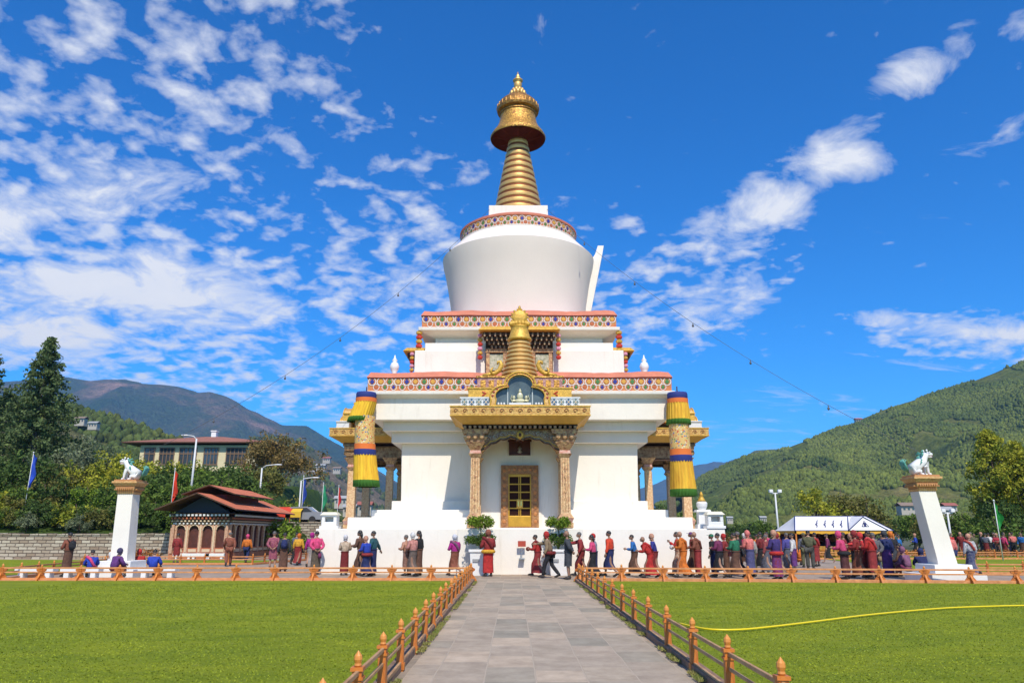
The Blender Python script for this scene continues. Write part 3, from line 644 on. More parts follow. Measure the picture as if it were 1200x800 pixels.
for sx in (-1, 1):                           # side friezes back to the wall
    m = MB(); m.box(sx * 2.03 - .12, sx * 2.03 + .12, -D0 + .1, -5.9, 5.66, 6.32, 0); m.box(sx * 2.03 - .15, sx * 2.03 + .15, -D0 + .1, -5.9, 5.58, 5.70, 1)
    m.build('side_beam', [BRACK, DWOOD], porch)
    m = MB(); x = sx * 2.03
    for k, (w, z0, z1) in enumerate(((.42, 5.70, 5.82), (.55, 5.82, 5.96), (.42, 5.96, 6.10), (.62, 6.10, 6.30))): m.frustum(w - .06, .30 + .03 * k, z0, w, .33 + .03 * k, z1, k % 2, c=(x, -D0 - .02))
    for k in range(3): m.ellipsoid((x + (k - 1) * .30, -D0 - .42, 5.98), (.12, .08, .14), 8, 6, 1)
    m.build('carved_capital', [BRACK, ORNATE], porch)
m = MB()
for k in range(23): x = -2.5 + k * 5.0 / 22; m.box(x - .06, x + .06, -D0 - .52, -D0 + .3, 6.33, 6.44, 1)
m.box(-2.55, 2.55, -D0 - .38, -6.3, 6.32, 6.34, 0); m.box(-2.62, 2.62, -D0 - .46, -6.3, 6.44, 6.50, 0); m.build('dentil_course', [DWOOD, BRACK], porch)
m = MB(); hx = 3.10; F = 10.22
m.add([(-2.62, -9.72, 6.50), (2.62, -9.72, 6.50), (2.62, -6.4, 6.50), (-2.62, -6.4, 6.50), (-hx, -F, 6.84), (hx, -F, 6.84), (hx, -6.5, 6.84), (-hx, -6.5, 6.84)], [(0, 3, 2, 1), (4, 5, 6, 7), (0, 1, 5, 4), (1, 2, 6, 5), (2, 3, 7, 6), (3, 0, 4, 7)], 0)
m.build('roof_soffit', mat('ochre_gold_soffit', (.74, .40, .06), .5, .1, var=.15, vscale=3), porch)
m = MB(); m.box(-hx - .03, hx + .03, -F - .03, -6.45, 6.842, 7.20, 0)
for k in range(15):                          # scrolls along the fascia
    x = -hx + .22 + k * (2 * hx - .44) / 14; m.tube([(x + (.11 - .011 * j) * math.cos(j * .9), -F - .045, 7.02 + (.11 - .011 * j) * math.sin(j * .9)) for j in range(8)], .02, 4, 1)
for s in (-1, 1):
    for k in range(8):
        y = -F + .3 + k * .42; m.tube([(s * (hx + .045), y + (.11 - .011 * j) * math.cos(j * .9), 7.02 + (.11 - .011 * j) * math.sin(j * .9)) for j in range(8)], .02, 4, 1)
m.box(-hx - .06, hx + .06, -F - .06, -6.45, 7.20, 7.25, 2); m.box(-hx - .05, hx + .05, -F - .05, -6.45, 6.80, 6.842, 2)
m.build('roof_fascia', [mat('patterned_gold_fascia', (.72, .46, .14), .45, .3, c2=(.48, .22, .05), vscale=9, bump=.5, bscale=14), mat('dark_scroll_line', (.30, .10, .03), .6), GOLDP], porch)
LOZW = mat('pale_lozenge_ground', (.66, .68, .70), .6)
for s in (-1, 1):
    m = MB(); m.box(min(s * 1.38, s * 2.68), max(s * 1.38, s * 2.68), -F + .22, -F + .9, 7.25, 7.64, 0)
    for k in range(4):
        x = s * (1.38 + .16 + k * .325); y = -F + .205
        m.add([(x - .14, y, 7.45), (x, y, 7.28), (x + .14, y, 7.45), (x, y, 7.62)], [(0, 1, 2, 3)], 1 + k % 2); m.ellipsoid((x, y, 7.45), (.035, .02, .04), 6, 4, 3)
        m.tube([(x - .16, y, 7.27), (x, y, 7.45), (x + .16, y, 7.63)], .018, 4, 0); m.tube([(x - .16, y, 7.63), (x, y, 7.45), (x + .16, y, 7.27)], .018, 4, 0)
    m.box(min(s * 1.33, s * 2.73), max(s * 1.33, s * 2.73), -F + .19, -F + .9, 7.62, 7.68, 0)
    m.build('lozenge_panel', [LOZW, mat('slate_blue_paint', (.06, .12, .20), .6), mat('grey_green_paint', (.16, .22, .20), .6), GOLDP], porch)
m = MB(); m.box(-2.36, 2.36, -F + .5, -6.6, 7.66, 8.16, 0)
for s in (-1, 1):
    m.box(s * 1.55 - .07, s * 1.55 + .07, -F + .47, -F + .52, 7.74, 8.08, 0)
    m.tube([(s * 1.72, -F + .48, 7.98), (s * 1.55, -F + .46, 7.9), (s * 1.72, -F + .48, 7.80)], .035, 5, 1)
m.box(-2.42, 2.42, -F + .46, -6.6, 8.12, 8.18, 0); m.build('upper_gold_tier', [GOLDP, REDP], porch)
m = MB(); m.box(-1.98, 1.98, -F + 1.0, -6.7, 8.181, 8.74, 0); m.box(-2.04, 2.04, -F + .95, -6.7, 8.74, 8.82, 1)
for s in (-1, 1):
    for k in range(3): m.box(s * (.95 + k * .38) - .12, s * (.95 + k * .38) + .12, -F + .97, -F + 1.02, 8.30, 8.62, 1)
m.build('ornate_tier', [PINKO, GOLDD], porch)
# trefoil shrine with glass
def trefoil(k, n=10):
    pts = [(1.16 * k, 7.25)]
    for i in range(n + 1):
        a = -math.pi * .12 + (math.pi * .62) * i / n; pts.append(((.52 + .64 * math.cos(a) * 1.0) * k, 7.60 + .42 * math.sin(a) * k + .12))
    for i in range(n + 1):
        a = -.10 + (math.pi / 2 + .10) * i / n; pts.append((.60 * math.cos(a) * k, 8.22 + .50 * math.sin(a) * k))
    return pts
def mirror(p): return p + [(-x, z) for x, z in reversed(p)]
outer = mirror(trefoil(1.17)); inner = mirror(trefoil(.97)); y0 = -F + .12; y1 = -F + 1.1
m = MB(); n = len(outer)
vs = [(x, y0, z) for x, z in outer] + [(x, y0, z) for x, z in inner] + [(x, y1, z) for x, z in outer] + [(x, y0 + .22, z) for x, z in inner]
fs = []
for k in range(n - 1): fs += [(k, n + k, n + k + 1, k + 1), (k, k + 1, 2 * n + k + 1, 2 * n + k), (n + k, 3 * n + k, 3 * n + k + 1, n + k + 1)]
m.add(vs, fs, 0); m.tube([(x, y0 - .01, z) for x, z in outer], .05, 6, 1); m.tube([(x, y0 - .01, z) for x, z in inner], .03, 6, 1)
for k in range(2, n - 2, 2): p = ((outer[k][0] + inner[k][0]) / 2, y0 - .01, (outer[k][1] + inner[k][1]) / 2); m.ellipsoid(p, (.055, .03, .055), 6, 4, 2)
m.box(-1.27, 1.27, y0 - .1, y0 + .2, 7.20, 7.30, 1)
m.build('trefoil_arch', [mat('dotted_gold', (.74, .48, .18), .45, .3, c2=(.55, .28, .08), vscale=8, bump=.5), GOLDP, mat('red_stone', (.35, .05, .03), .4)], porch)
m = MB(); vs = [(x, y0 + .20, z) for x, z in inner]; m.add(vs, [tuple(reversed(range(len(vs))))]); m.build('shrine_glass', GLASSB, porch)
m = MB()
for x in (-.56, .56): m.box(x - .025, x + .025, y0 + .13, y0 + .19, 7.3, 8.3)
m.tube([(.56 * math.cos(a), y0 + .16, 8.2 + .46 * math.sin(a)) for a in np.linspace(0, math.pi, 15)], .022, 5); m.build('glass_frame', mat('pale_blue_frame', (.45, .50, .50), .5), porch)
m = MB(); m.box(-.50, .50, y0 + .06, y0 + .18, 7.30, 7.42, 1)
for x, z, r in ((0, 7.50, .22), (-.28, 7.5, .12), (.28, 7.5, .12)): m.ellipsoid((x, y0 + .14, z + .02), (r * 1.1, .06, r * .42), 10, 6, 0)
m.ellipsoid((0, y0 + .13, 7.72), (.14, .06, .18), 10, 6, 0); m.ellipsoid((0, y0 + .12, 7.94), (.07, .05, .08), 10, 6, 0); m.ellipsoid((0, y0 + .12, 8.03), (.03, .03, .04), 6, 5, 0)
for s in (-1, 1):
    m.ellipsoid((s * .28, y0 + .13, 7.66), (.07, .05, .10), 8, 6, 0); m.tube([(s * .30, y0 + .14, 7.35), (s * .42, y0 + .14, 7.6), (s * .36, y0 + .14, 7.78)], .02, 5, 0)
    for k in range(3): m.ellipsoid((s * (.72 + .13 * k), y0 + .15, 7.38), (.05, .04, .07), 6, 5, 1)
m.build('seated_gilt_figure', [mat('pale_gilt', (.60, .56, .36), .4, .3), LOZW], porch)
# ---- the side porches take copies of every piece made so far; the front alone has a spire and door
def copy_part(o, parent):
    c = o.copy(); col.objects.link(c); c.parent = parent
    for ch in list(o.children): copy_part(ch, c)
    return c
for rz in (math.pi / 2, -math.pi / 2):
    c = copy_part(porch, chorten); c.rotation_euler.z = rz
# volutes and ringed spire over the front porch
m = MB()
for s in (-1, 1):
    m.tube([(s * x, -F + 1.05, z) for x, z in ((1.75, 8.86), (1.45, 8.90), (1.15, 8.96), (.95, 9.12), (.86, 9.34), (.92, 9.52), (1.04, 9.5), (1.05, 9.38))], [.05, .09, .11, .12, .12, .09, .07, .04], 7)
    m.tube([(s * x, -F + 1.0, z) for x, z in ((1.3, 8.9), (1.36, 9.1), (1.26, 9.22))], [.07, .06, .03], 6)
m.build('gold_volute', GOLDP, porch, smooth=True)
m = MB(); cy = -F + 1.9; prof = [(.95, 8.6), (.95, 8.75)]
for i in range(9):
    z = 8.78 + i * .215; r = .92 - .05 * i - (.0 if i < 2 else 0); prof += [(r - .09, z), (r, z + .03), (r, z + .13), (r - .09, z + .17), (r - .11, z + .205)]
m.lathe(prof, 32, c=(0, cy, 0)); m.build('small_ringed_spire', GOLD, porch, auto=35)
m = MB(); m.lathe([(.44, 10.7), (.58, 10.74), (.60, 10.80), (.50, 10.95), (.44, 11.2), (.42, 11.4), (.46, 11.45)], 28, c=(0, cy, 0))
for k in range(9):
    a = math.pi * (k / 8) ; m.ellipsoid((.44 * math.cos(a) * .95, cy - .25, 11.52 + .06 * math.sin(a)), (.12, .1, .13), 7, 5)
m.build('spire_bell', GOLDP, porch, smooth=True)
m = MB(); m.lathe([(.01, -.09), (.26, -.09), (.36, -.05), (.38, 0), (.36, .05), (.26, .09), (.01, .09)], 24, M=Matrix.Translation((0, cy - .05, 11.92)) @ Matrix.Rotation(math.pi / 2, 4, 'X'))
m.lathe([(.18, -.13), (.22, -.10), (.22, 0)], 20, M=Matrix.Translation((0, cy - .05, 11.92)) @ Matrix.Rotation(math.pi / 2, 4, 'X'), mi=0)
for k in range(14): a = 2 * math.pi * k / 14; m.ellipsoid((.40 * math.cos(a), cy - .05, 11.92 + .40 * math.sin(a)), (.06, .05, .06), 6, 4)
m.ellipsoid((0, cy - .05, 12.38), (.07, .06, .14), 6, 5); m.build('round_emblem', GOLDP, porch, smooth=True)
# central bay wall, door, lamp niche
m = MB(); m.box(-2.0, 2.0, -6.86, -5.7, 1.9, 6.5); m.build('door_bay_wall', WHITE, chorten, bevel=.02)
door = bpy.data.objects.new('door', None); col.objects.link(door); door.parent = chorten; yd = -6.86
m = MB(); W2 = .90; z0, z1 = 1.96, 4.90
for s in (-1, 1): m.box(min(s * .55, s * W2), max(s * .55, s * W2), yd - .16, yd + .02, z0, z1, 0)
m.box(-.55, .55, yd - .16, yd + .02, 4.48, z1, 0); m.box(-.55, .55, yd - .14, yd + .02, z0, z0 + .06, 0)
for s in (-1, 1):
    for k in range(8): m.ellipsoid((s * .74, yd - .17, z0 + .3 + k * .34), (.09, .03, .10), 8, 5, 1)
for k in range(5): m.ellipsoid((-.5 + k * .25, yd - .17, 4.70), (.08, .03, .08), 8, 5, 1)
m.build('door_frame', [mat('reddish_carved_door_frame', (.42, .21, .07), .5, c2=(.24, .09, .03), vscale=6, bump=.6), mat('door_boss', (.46, .18, .05), .5)], door, bevel=.01)
m = MB(); m.box(-.55, .55, yd - .07, yd, z0 + .06, z0 + .54, 0); m.box(-.55, .55, yd - .075, yd, 4.38, 4.48, 0)
for s in (-1, 1): m.box(min(s * .02, s * .06), max(s * .02, s * .06), yd - .07, yd, z0 + .54, 4.38, 0); m.box(min(s * .49, s * .55), max(s * .49, s * .55), yd - .072, yd, z0 + .54, 4.38, 0)
for k in range(6): zz = z0 + .54 + k * (4.38 - z0 - .54) / 5; m.box(-.49, .49, yd - .066, yd, zz - .028, zz + .028, 0)
m.build('door_leaf', mat('yellow_gilt_door', (.62, .34, .03), .4, .3, var=.2), door, bevel=.008)
m = MB(); m.box(-.49, .49, yd - .035, yd - .02, z0 + .54, 4.38); m.build('door_pane', mat('dark_door_pane', (.03, .010, .007), .7, spec=.1), door)
m = MB(); m.box(-.15, .15, yd - .12, yd - .074, z0 + .93, z0 + 1.33, 0); m.box(-.10, -.03, yd - .14, yd - .12, z0 + 1.0, z0 + 1.26, 1); m.box(.03, .10, yd - .14, yd - .12, z0 + 1.0, z0 + 1.26, 1)
m.build('door_handle', [GOLDP, mat('brass', (.8, .5, .15), .25, .9)], door, bevel=.01)
lampn = bpy.data.objects.new('wall_niche', None); col.objects.link(lampn); lampn.parent = chorten
m = MB(); m.box(-.52, .52, yd - .06, yd + .01, 5.42, 6.05, 0); m.box(-.58, .58, yd - .12, yd - .0, 6.03, 6.12, 0)
for s in (-1, 1): m.box(s * .47 - .05, s * .47 + .05, yd - .11, yd, 5.42, 6.04, 0)
m.box(-.52, .52, yd - .11, yd, 5.38, 5.46, 0); m.build('niche_frame', mat('dark_red_lacquer', (.10, .02, .012), .5, var=.4), lampn)
m = MB(); m.lathe([(.05, 0), (.13, .04), (.07, .14), (.11, .22), (.05, .3), (.01, .38)], 12, c=(0, yd - .09, 5.48)); m.build('niche_statue', mat('tarnished_silver', (.4, .36, .33), .4, .5), lampn, smooth=True)

# ---- cloth banners hanging at the front corners of the cornice
def banner(x, y, tilt, label, swing):
    e = empty('hanging_banner', (x, y, 3.82 if x < 0 else 3.38), label, 'banner', 'cylindrical cloth banners hanging from the cornice corners'); e.scale.z = .9 if x < 0 else .985
    def lat(prof, mats, name, wob, nf, seed, skew=lambda z: 0, mi=None):
        rr = random.Random(seed); n = 72; m = MB(); vs = []; fs = []; mis = []
        for j, (r, z, k) in enumerate(prof):
            for i in range(n):
                a = 2 * math.pi * i / n; q = r + wob * (.3 + z * 0) * math.sin(a * nf + .7 * math.sin(3 * a + seed)) * (r / .5)
                vs.append((q * math.cos(a) + skew(z), q * math.sin(a), z))
        for j in range(len(prof) - 1):
            for i in range(n): i2 = (i + 1) % n; m.add([], []); fs.append((j * n + i, j * n + i2, (j + 1) * n + i2, (j + 1) * n + i)); mis.append(prof[j][2])
        m.v = vs; m.f = fs; m.m = mis
        return m.build(name, mats, e, smooth=True)
    YEL = mat('yellow_banner_cloth', (.80, .48, .035), .8, c2=(.58, .28, .02), vscale=6, stretch=(1, 1, .15)); 
    YEL2 = mat('bright_yellow_banner_cloth', (.86, .55, .03), .8, c2=(.68, .36, .02), vscale=6, stretch=(1, 1, .15))
    yl = YEL2 if x < 0 else YEL
    BRO = BROCADE
    OR = mat('orange_banner_band', (.74, .17, .03), .8); BL = mat('navy_banner_band', (.02, .035, .20), .8); GR = mat('green_banner_hem', (.05, .17, .015), .8)
    sk = lambda z: swing * max(0, (3.0 - z)) ** 1.3
    lat([(.18, 5.02, 0), (.46, 4.98, 0), (.485, 4.90, 0), (.485, 4.66, 0), (.47, 4.64, 0)], [BL], 'blue_top', .0, 3, 1, sk)
    lat([(.50, 4.67, 0), (.50, 4.50, 0), (.50, 4.45, 0)], [OR], 'orange_band', .01, 9, 2, sk)
    lat([(.49, 4.46, 0), (.51, 4.2, 0), (.53, 3.9, 0), (.545, 3.66, 1), (.555, 3.42, 1), (.52, 3.41, 1)], [yl, GR], 'upper_frill', .12, 24, 3, lambda z: sk(z) + (-.28 * (4.46 - z) if x < 0 else 0))
    lat([(.475, 3.7, 0), (.47, 3.2, 0), (.47, 2.8, 0), (.475, 2.18, 0)], [BRO], 'brocade_body', .01, 5, 4, sk)
    lat([(.50, 2.22, 0), (.50, 2.02, 0), (.505, 1.90, 0)], [OR], 'orange_band', .01, 9, 5, sk)
    lat([(.515, 1.93, 0), (.52, 1.64, 0), (.51, 1.62, 0)], [BL], 'navy_band', .01, 9, 6, sk)
    lat([(.50, 1.66, 0), (.52, 1.2, 0), (.55, .7, 0), (.58, .34, 1), (.60, .02, 1), (.55, 0, 1)], [yl, GR], 'lower_frill', .12, 24, 7, sk)
    m = MB(); m.tube([(0, 0, 4.98), (0, 0, 5.3)], .03, 6); m.build('hanging_cord', DWOOD, e)
banner(-7.42, 35.3, 0, 'pale yellow and brocade cylinder banner with blown skirt, on the left cornice corner', .055)
banner(7.62, 35.3, 0, 'deep yellow pleated cylinder banner with green hems, on the right cornice corner', .01)
# ------------------------------------------------------------------ trees and shrubs
def leaf_mat(name, c, c2, isl=.35):
    m = mat(name, c, .75, c2=c2, vscale=.9, island=isl, spec=.15); nt = m.node_tree; b = nt.nodes['Principled BSDF']
    tr = N(nt, 'ShaderNodeBsdfTranslucent'); mx = N(nt, 'ShaderNodeMixShader'); mx.inputs[0].default_value = .25
    src = b.inputs['Base Color'].links[0].from_socket; L(nt, src, tr.inputs[0]); out = nt.nodes['Material Output']
    L(nt, b.outputs[0], mx.inputs[1]); L(nt, tr.outputs[0], mx.inputs[2]); L(nt, mx.outputs[0], out.inputs[0]); return m
LF = {'dark': leaf_mat('dark_foliage', (0.104, 0.159, 0.034), (0.043, 0.079, 0.022)), 'mid': leaf_mat('mid_foliage', (0.159, 0.232, 0.037), (0.073, 0.128, 0.024)),
      'yellow': leaf_mat('yellow_green_foliage', (0.439, 0.403, 0.037), (0.183, 0.232, 0.030)), 'olive': leaf_mat('olive_foliage', (0.244, 0.220, 0.055), (0.110, 0.122, 0.030)),
      'brown': leaf_mat('autumn_foliage', (0.305, 0.195, 0.061), (0.146, 0.122, 0.043)), 'conifer': leaf_mat('conifer_foliage', (.155, .205, .07), (.075, .115, .045)),
      'bright': leaf_mat('bright_foliage', (0.232, 0.329, 0.030), (0.110, 0.183, 0.024)), 'pale': leaf_mat('grey_green_foliage', (0.244, 0.281, 0.159), (0.122, 0.146, 0.073))}
def leaves_mesh(name, clumps, per, leaf, mtl, seed, squash=1.0):
    """clumps: (x, y, z, radius); leaf quads scattered in each clump, more towards its surface"""
    rg = np.random.default_rng(seed); C = []; 
    for (x, y, z, r) in clumps:
        n = max(6, int(per * r ** 2)); d = rg.normal(size=(n, 3)); d /= np.linalg.norm(d, axis=1)[:, None]
        q = d * (r * rg.random(n) ** .4)[:, None]; q[:, 2] *= squash; C.append(q + np.array([x, y, z]))
    C = np.concatenate(C); n = len(C); a = rg.normal(size=(n, 3)); a /= np.linalg.norm(a, axis=1)[:, None]; t = rg.normal(size=(n, 3)); b = np.cross(a, t); b /= np.linalg.norm(b, axis=1)[:, None]
    s = leaf * rg.uniform(.6, 1.4, (n, 1)); V = np.stack([C - a * s, C + b * s * .55, C + a * s, C - b * s * .55], 1)
    me = bpy.data.meshes.new(name); me.vertices.add(n * 4); me.vertices.foreach_set('co', V.reshape(-1).astype(np.float32)); me.loops.add(n * 4); me.loops.foreach_set('vertex_index', np.arange(n * 4, dtype=np.int32))
    me.polygons.add(n); me.polygons.foreach_set('loop_start', np.arange(0, n * 4, 4, dtype=np.int32)); me.polygons.foreach_set('loop_total', np.full(n, 4, dtype=np.int32)); me.materials.append(mtl); me.update(); me.validate(); return me
def meshobj(name, me, parent=None):
    o = bpy.data.objects.new(name, me); col.objects.link(o); o.parent = parent; return o
def tree_meshes(kind, H, W, seed, leaf, per, trunk_h=.25, bark=BARK):
    rr = random.Random(seed); cl = []; tm = MB()
    tm.tube([(0, 0, -.3), (rr.uniform(-.1, .1), 0, H * .3), (rr.uniform(-.2, .2), rr.uniform(-.2, .2), H * .6), (0, 0, H * .93)], [H * .022, H * .016, H * .011, .02], 8)
    if kind == 'conifer':
        nb = 95
        for i in range(nb):
            t = i / nb; z = H * (trunk_h + (1 - trunk_h) * t); rad = W / 2 * (1 - t) ** .75 * rr.uniform(.55, 1.1) + .15; a = i * 2.4 + rr.uniform(-.3, .3)
            e = (rad * math.cos(a), rad * math.sin(a), z - rad * .12 + rr.uniform(-.2, .2)); tm.tube([(0, 0, z), e], [.05 * (1 - t) + .015, .01], 4)
            for k in range(4): f = (k + 1.2) / 4.4; cl.append((e[0] * f, e[1] * f, z + (e[2] - z) * f + .05, (.42 + .25 * rr.random()) * (1 - t * .45) * (W / 6) ** .5))
    elif kind == 'poplar':
        for i in range(110):
            t = i / 110; z = H * (trunk_h + (1 - trunk_h) * t); rad = W / 2 * math.sin(math.pi * min(1, (.12 + t * .88)) ** .8) ** .8 * rr.uniform(.3, 1.05); a = i * 2.4
            e = (rad * math.cos(a), rad * math.sin(a), z + rad * .6); 
            if i % 2 == 0: tm.tube([(0, 0, max(.3, z - rad)), e], [.06, .015], 4)
            cl.append((*e, rr.uniform(.4, .8) * (W / 6) ** .5))
    else:
        nb = 16 if kind == 'round' else 11
        for i in range(nb):
            a = i * 2.4 + rr.uniform(-.4, .4); t = rr.random(); rad = W / 2 * math.sqrt(rr.uniform(.08, 1)) * .82; z = H * (trunk_h + (1 - trunk_h) * (.12 + .76 * (1 - (rad / (W / 2)) ** 2) * rr.uniform(.5, 1.1)))
            e = Vector((rad * math.cos(a), rad * math.sin(a), z)); tm.tube([(0, 0, H * trunk_h * .6), (e.x * .45, e.y * .45, z * .7), e], [H * .012, H * .008, .02], 5)
            for k in range(9):
                o = Vector((rr.gauss(0, 1), rr.gauss(0, 1), rr.gauss(0, .7))) * W * .10; cl.append((e.x + o.x, e.y + o.y, max(.15, e.z + o.z), W * rr.uniform(.055, .10)))
    return tm, cl
PROTO = {}
def tree(name, kind, mk, H, W, seed, loc, label, group, leaf=.11, per=260, trunk_h=.25, bark=BARK, rz=None, s=1.0, cat='tree', sz=1.0):
    key = (kind, mk, H, W, seed)
    if key not in PROTO:
        tm, cl = tree_meshes(kind, H, W, seed, leaf, per, trunk_h, bark); PROTO[key] = (tm.mesh('trunk', bark, True), leaves_mesh('crown', cl, per, leaf, LF[mk], seed))
    e = empty(name, loc, label, cat, group, rz if rz is not None else rnd.uniform(0, 6.28), s); e.scale.z = s * sz
    meshobj('trunk' if cat == 'tree' else 'stem', PROTO[key][0], e); meshobj('crown' if cat == 'tree' else 'foliage', PROTO[key][1], e); return e
def bz(x, y): return float(bank_h(np.array([x]), np.array([y]))[0])
def on_bank(px, Y): p = at(px, 620, Y); return (p.x, Y, bz(p.x, Y) - .1)
G1 = 'tall trees at the left edge'
for px, Y, H, W, sd_, lab in ((24, 76, 16.9, 10.5, 11, 'tall dark conifer with a pointed top, right of the two at the left edge'), (-52, 80, 17.6, 10.5, 12, 'tall dark conifer cut by the left edge of the view'),
                        (-14, 84, 11.5, 10, 13, 'shorter dark conifer filling the gap between the two tall ones')):
    l = on_bank(px, Y); tree('conifer_tree', 'conifer', 'conifer', H, W, sd_, l, lab, G1, leaf=.17, per=150, trunk_h=.12, bark=PALEBARK)
GB = 'trees on the bank behind the stone wall'
spec = [ # px, Y, H, W, kind, material, seed, label
 (88, 74, 9.0, 7.0, 'round', 'pale', 21, 'grey green tree right of the pointed conifer'), (140, 78, 6.6, 8.0, 'round', 'yellow', 22, 'yellow green spreading tree above the left lion pillar'), (112, 70, 6.0, 6.5, 'round', 'yellow', 23, 'bright yellow green bushy tree right of the blue flag'),
 (64, 68, 5.2, 5.5, 'round', 'olive', 24, 'olive tree standing behind the blue flag'), (20, 66, 6.5, 7.5, 'round', 'dark', 25, 'dark round tree below the conifers near the left edge'), (175, 84, 5.5, 7.5, 'round', 'mid', 26, 'mid green tree in front of the left end of the pale house'),
 (205, 80, 4.6, 6.5, 'round', 'yellow', 27, 'autumn yellow tree under the windows of the pale house'), (235, 82, 4.6, 6.5, 'round', 'dark', 22, 'dark green tree below the middle of the pale house'), (268, 84, 4.2, 6.5, 'round', 'mid', 24, 'leafy green tree below the right end of the pale house'),
 (318, 92, 8.6, 9.5, 'round', 'brown', 28, 'russet autumn tree right of the pale house'), (300, 78, 4.8, 6.0, 'round', 'olive', 25, 'olive tree under the russet tree'), (326, 76, 5.0, 6.2, 'round', 'bright', 29, 'bright green round tree above the far end of the hut'),
 (190, 70, 4.8, 6, 'round', 'dark', 21, 'dark tree behind the red flag'), (225, 68, 4.6, 5.6, 'round', 'mid', 29, 'green tree right above the hut roof ridge'), (262, 70, 4.4, 6, 'round', 'dark', 28, 'dark tree behind the raised hut roof'), (290, 68, 4.2, 5, 'round', 'mid', 23, 'green tree behind the right half of the hut roof'),
 (160, 66, 4.4, 5.6, 'round', 'dark', 29, 'dark tree right beside the left lion pillar'), (345, 86, 5, 6, 'round', 'olive', 23, 'olive tree left of the short lamp and the blue pennant')]
for px, Y, H, W, k, mk, sd_, lab in spec:
    H *= .74 if 150 < px < 310 and Y > 66 else .74; l = on_bank(px - (6 if px < 200 else 0), Y); tree('broadleaf_tree', k, mk, H, W, sd_, l, lab, GB, leaf=.15, per=95, trunk_h=.12)
GS = 'shrubs on the bank above the stone wall'
kinds = [('round', 'dark', 'dark'), ('round', 'mid', 'mid green'), ('round', 'bright', 'bright green'), ('round', 'olive', 'olive'), ('round', 'yellow', 'yellowish')]
i = 0
sh_spots = [(px_, Y_) for Y_, row in ((57.0, range(-30, 205, 19)), (61.5, range(-22, 345, 23)), (66, range(-30, 345, 26)), (73, range(-20, 350, 30))) for px_ in row]
marks = [(0, 'the left edge'), (40, 'the blue flag pole'), (82, 'the man with the backpack'), (109, 'the first seated couple'), (146, 'the left lion pillar'), (180, 'the seated figure in blue'), (208, 'the red flag'), (232, 'the hut gable'), (263, 'the hut corner'), (300, 'the long side of the hut'), (345, 'the far end of the hut')]
seen_ = set()
def uniq(t):
    for a_ in ('', 'smaller ', 'fuller ', 'rounder '):
        if a_ + t not in seen_: seen_.add(a_ + t); return a_ + t
    return t
size_w = {57.0: ('', 'just above the wall'), 61.5: ('', 'second row up'), 66: ('', 'half way up'), 73: ('', 'high on the bank')}
for (px_, Y_) in sh_spots:
    q = rnd.uniform(-5, 5); px2 = px_ + q; l = on_bank(px2, Y_); kd = kinds[(i * 7 + int(Y_)) % 5 if rnd.random() < .6 else (0 if i % 2 else 1)]; i += 1
    mk = min(marks, key=lambda t: abs(t[0] - px2)); side = 'left of' if px2 < mk[0] - 3 else ('right of' if px2 > mk[0] + 3 else 'in line with')
    if mk[0] == 0: side = 'near'
    tree('shrub', 'bush', kd[1], 2.5, 4.0, 51 + i % 3, l, uniq(f'{kd[2]} shrub {size_w[Y_][1]}, {side} {mk[1]}'), GS, leaf=.12, per=210, trunk_h=.05, s=rnd.uniform(.75, 1.1) * (.8 if Y_ < 60 else 1.1), cat='shrub')
for px_, sz_, lb in ((31, .75, 'pale flowering shrub above the wall under the dark conifers'), (92, .8, 'round whitish shrub on the wall behind the man with the backpack')):
    l = on_bank(px_, 55.3); tree('shrub', 'bush', 'pale', 1.7, 2.2, 66, (l[0], l[1], l[2] + .3), lb, GS, leaf=.08, per=500, trunk_h=.05, s=sz_, cat='shrub')
# trees at the right
GR_ = 'trees beyond the right lawn'
for px, Y, H, W, k, mk, sd_, lab in ((1174, 72, 11.2, 4.6, 'poplar', 'yellow', 31, 'tall golden green poplar left of the right edge'), (1206, 76, 10.6, 4.4, 'poplar', 'yellow', 32, 'olive poplar next to the tall golden one'), (1212, 70, 8.8, 6, 'poplar', 'yellow', 33, 'golden poplar cut by the right edge'),
        (962, 78, 6.6, 5.4, 'round', 'yellow', 34, 'left yellowish willow of the clump behind the tent'), (990, 82, 7.0, 6.6, 'round', 'olive', 35, 'middle olive willow of the clump behind the tent'), (1018, 78, 6.4, 5.2, 'round', 'olive', 36, 'right olive willow of the clump behind the tent'),
        (1098, 88, 4.4, 6, 'round', 'olive', 35, 'low olive tree right of the right lion pillar'), (1130, 82, 4.2, 5.5, 'round', 'mid', 36, 'low green tree in front of the poplars'), (1185, 66, 4.4, 5.4, 'round', 'dark', 34, 'dark low tree behind the green flag'), (1165, 64, 3.2, 4.4, 'round', 'mid', 36, 'short green tree under the green flag'),
        (842, 62, 2.4, 1.7, 'round', 'brown', 35, 'small brownish tree behind the white shrine right of the chorten'), (1075, 96, 4, 6, 'round', 'mid', 34, 'low tree hidden behind the right lion pillar'), (930, 110, 3.6, 6, 'round', 'dark', 36, 'dark low tree left of the tent behind the lamp'), (895, 115, 3.4, 6, 'round', 'mid', 34, 'low green tree left of the right street lamp'),
        (1050, 112, 4.2, 6, 'round', 'dark', 35, 'dark low tree between tent and right lion pillar'), (868, 110, 3.0, 6, 'round', 'dark', 35, 'dark low tree over the heads of the queue')):
    p = at(px, 620, Y); tree('poplar_tree' if k == 'poplar' else 'broadleaf_tree', k, mk, H, W, sd_, (p.x, Y, 0), lab, GR_, leaf=.15, per=95 if k == 'round' else 230, trunk_h=.1)
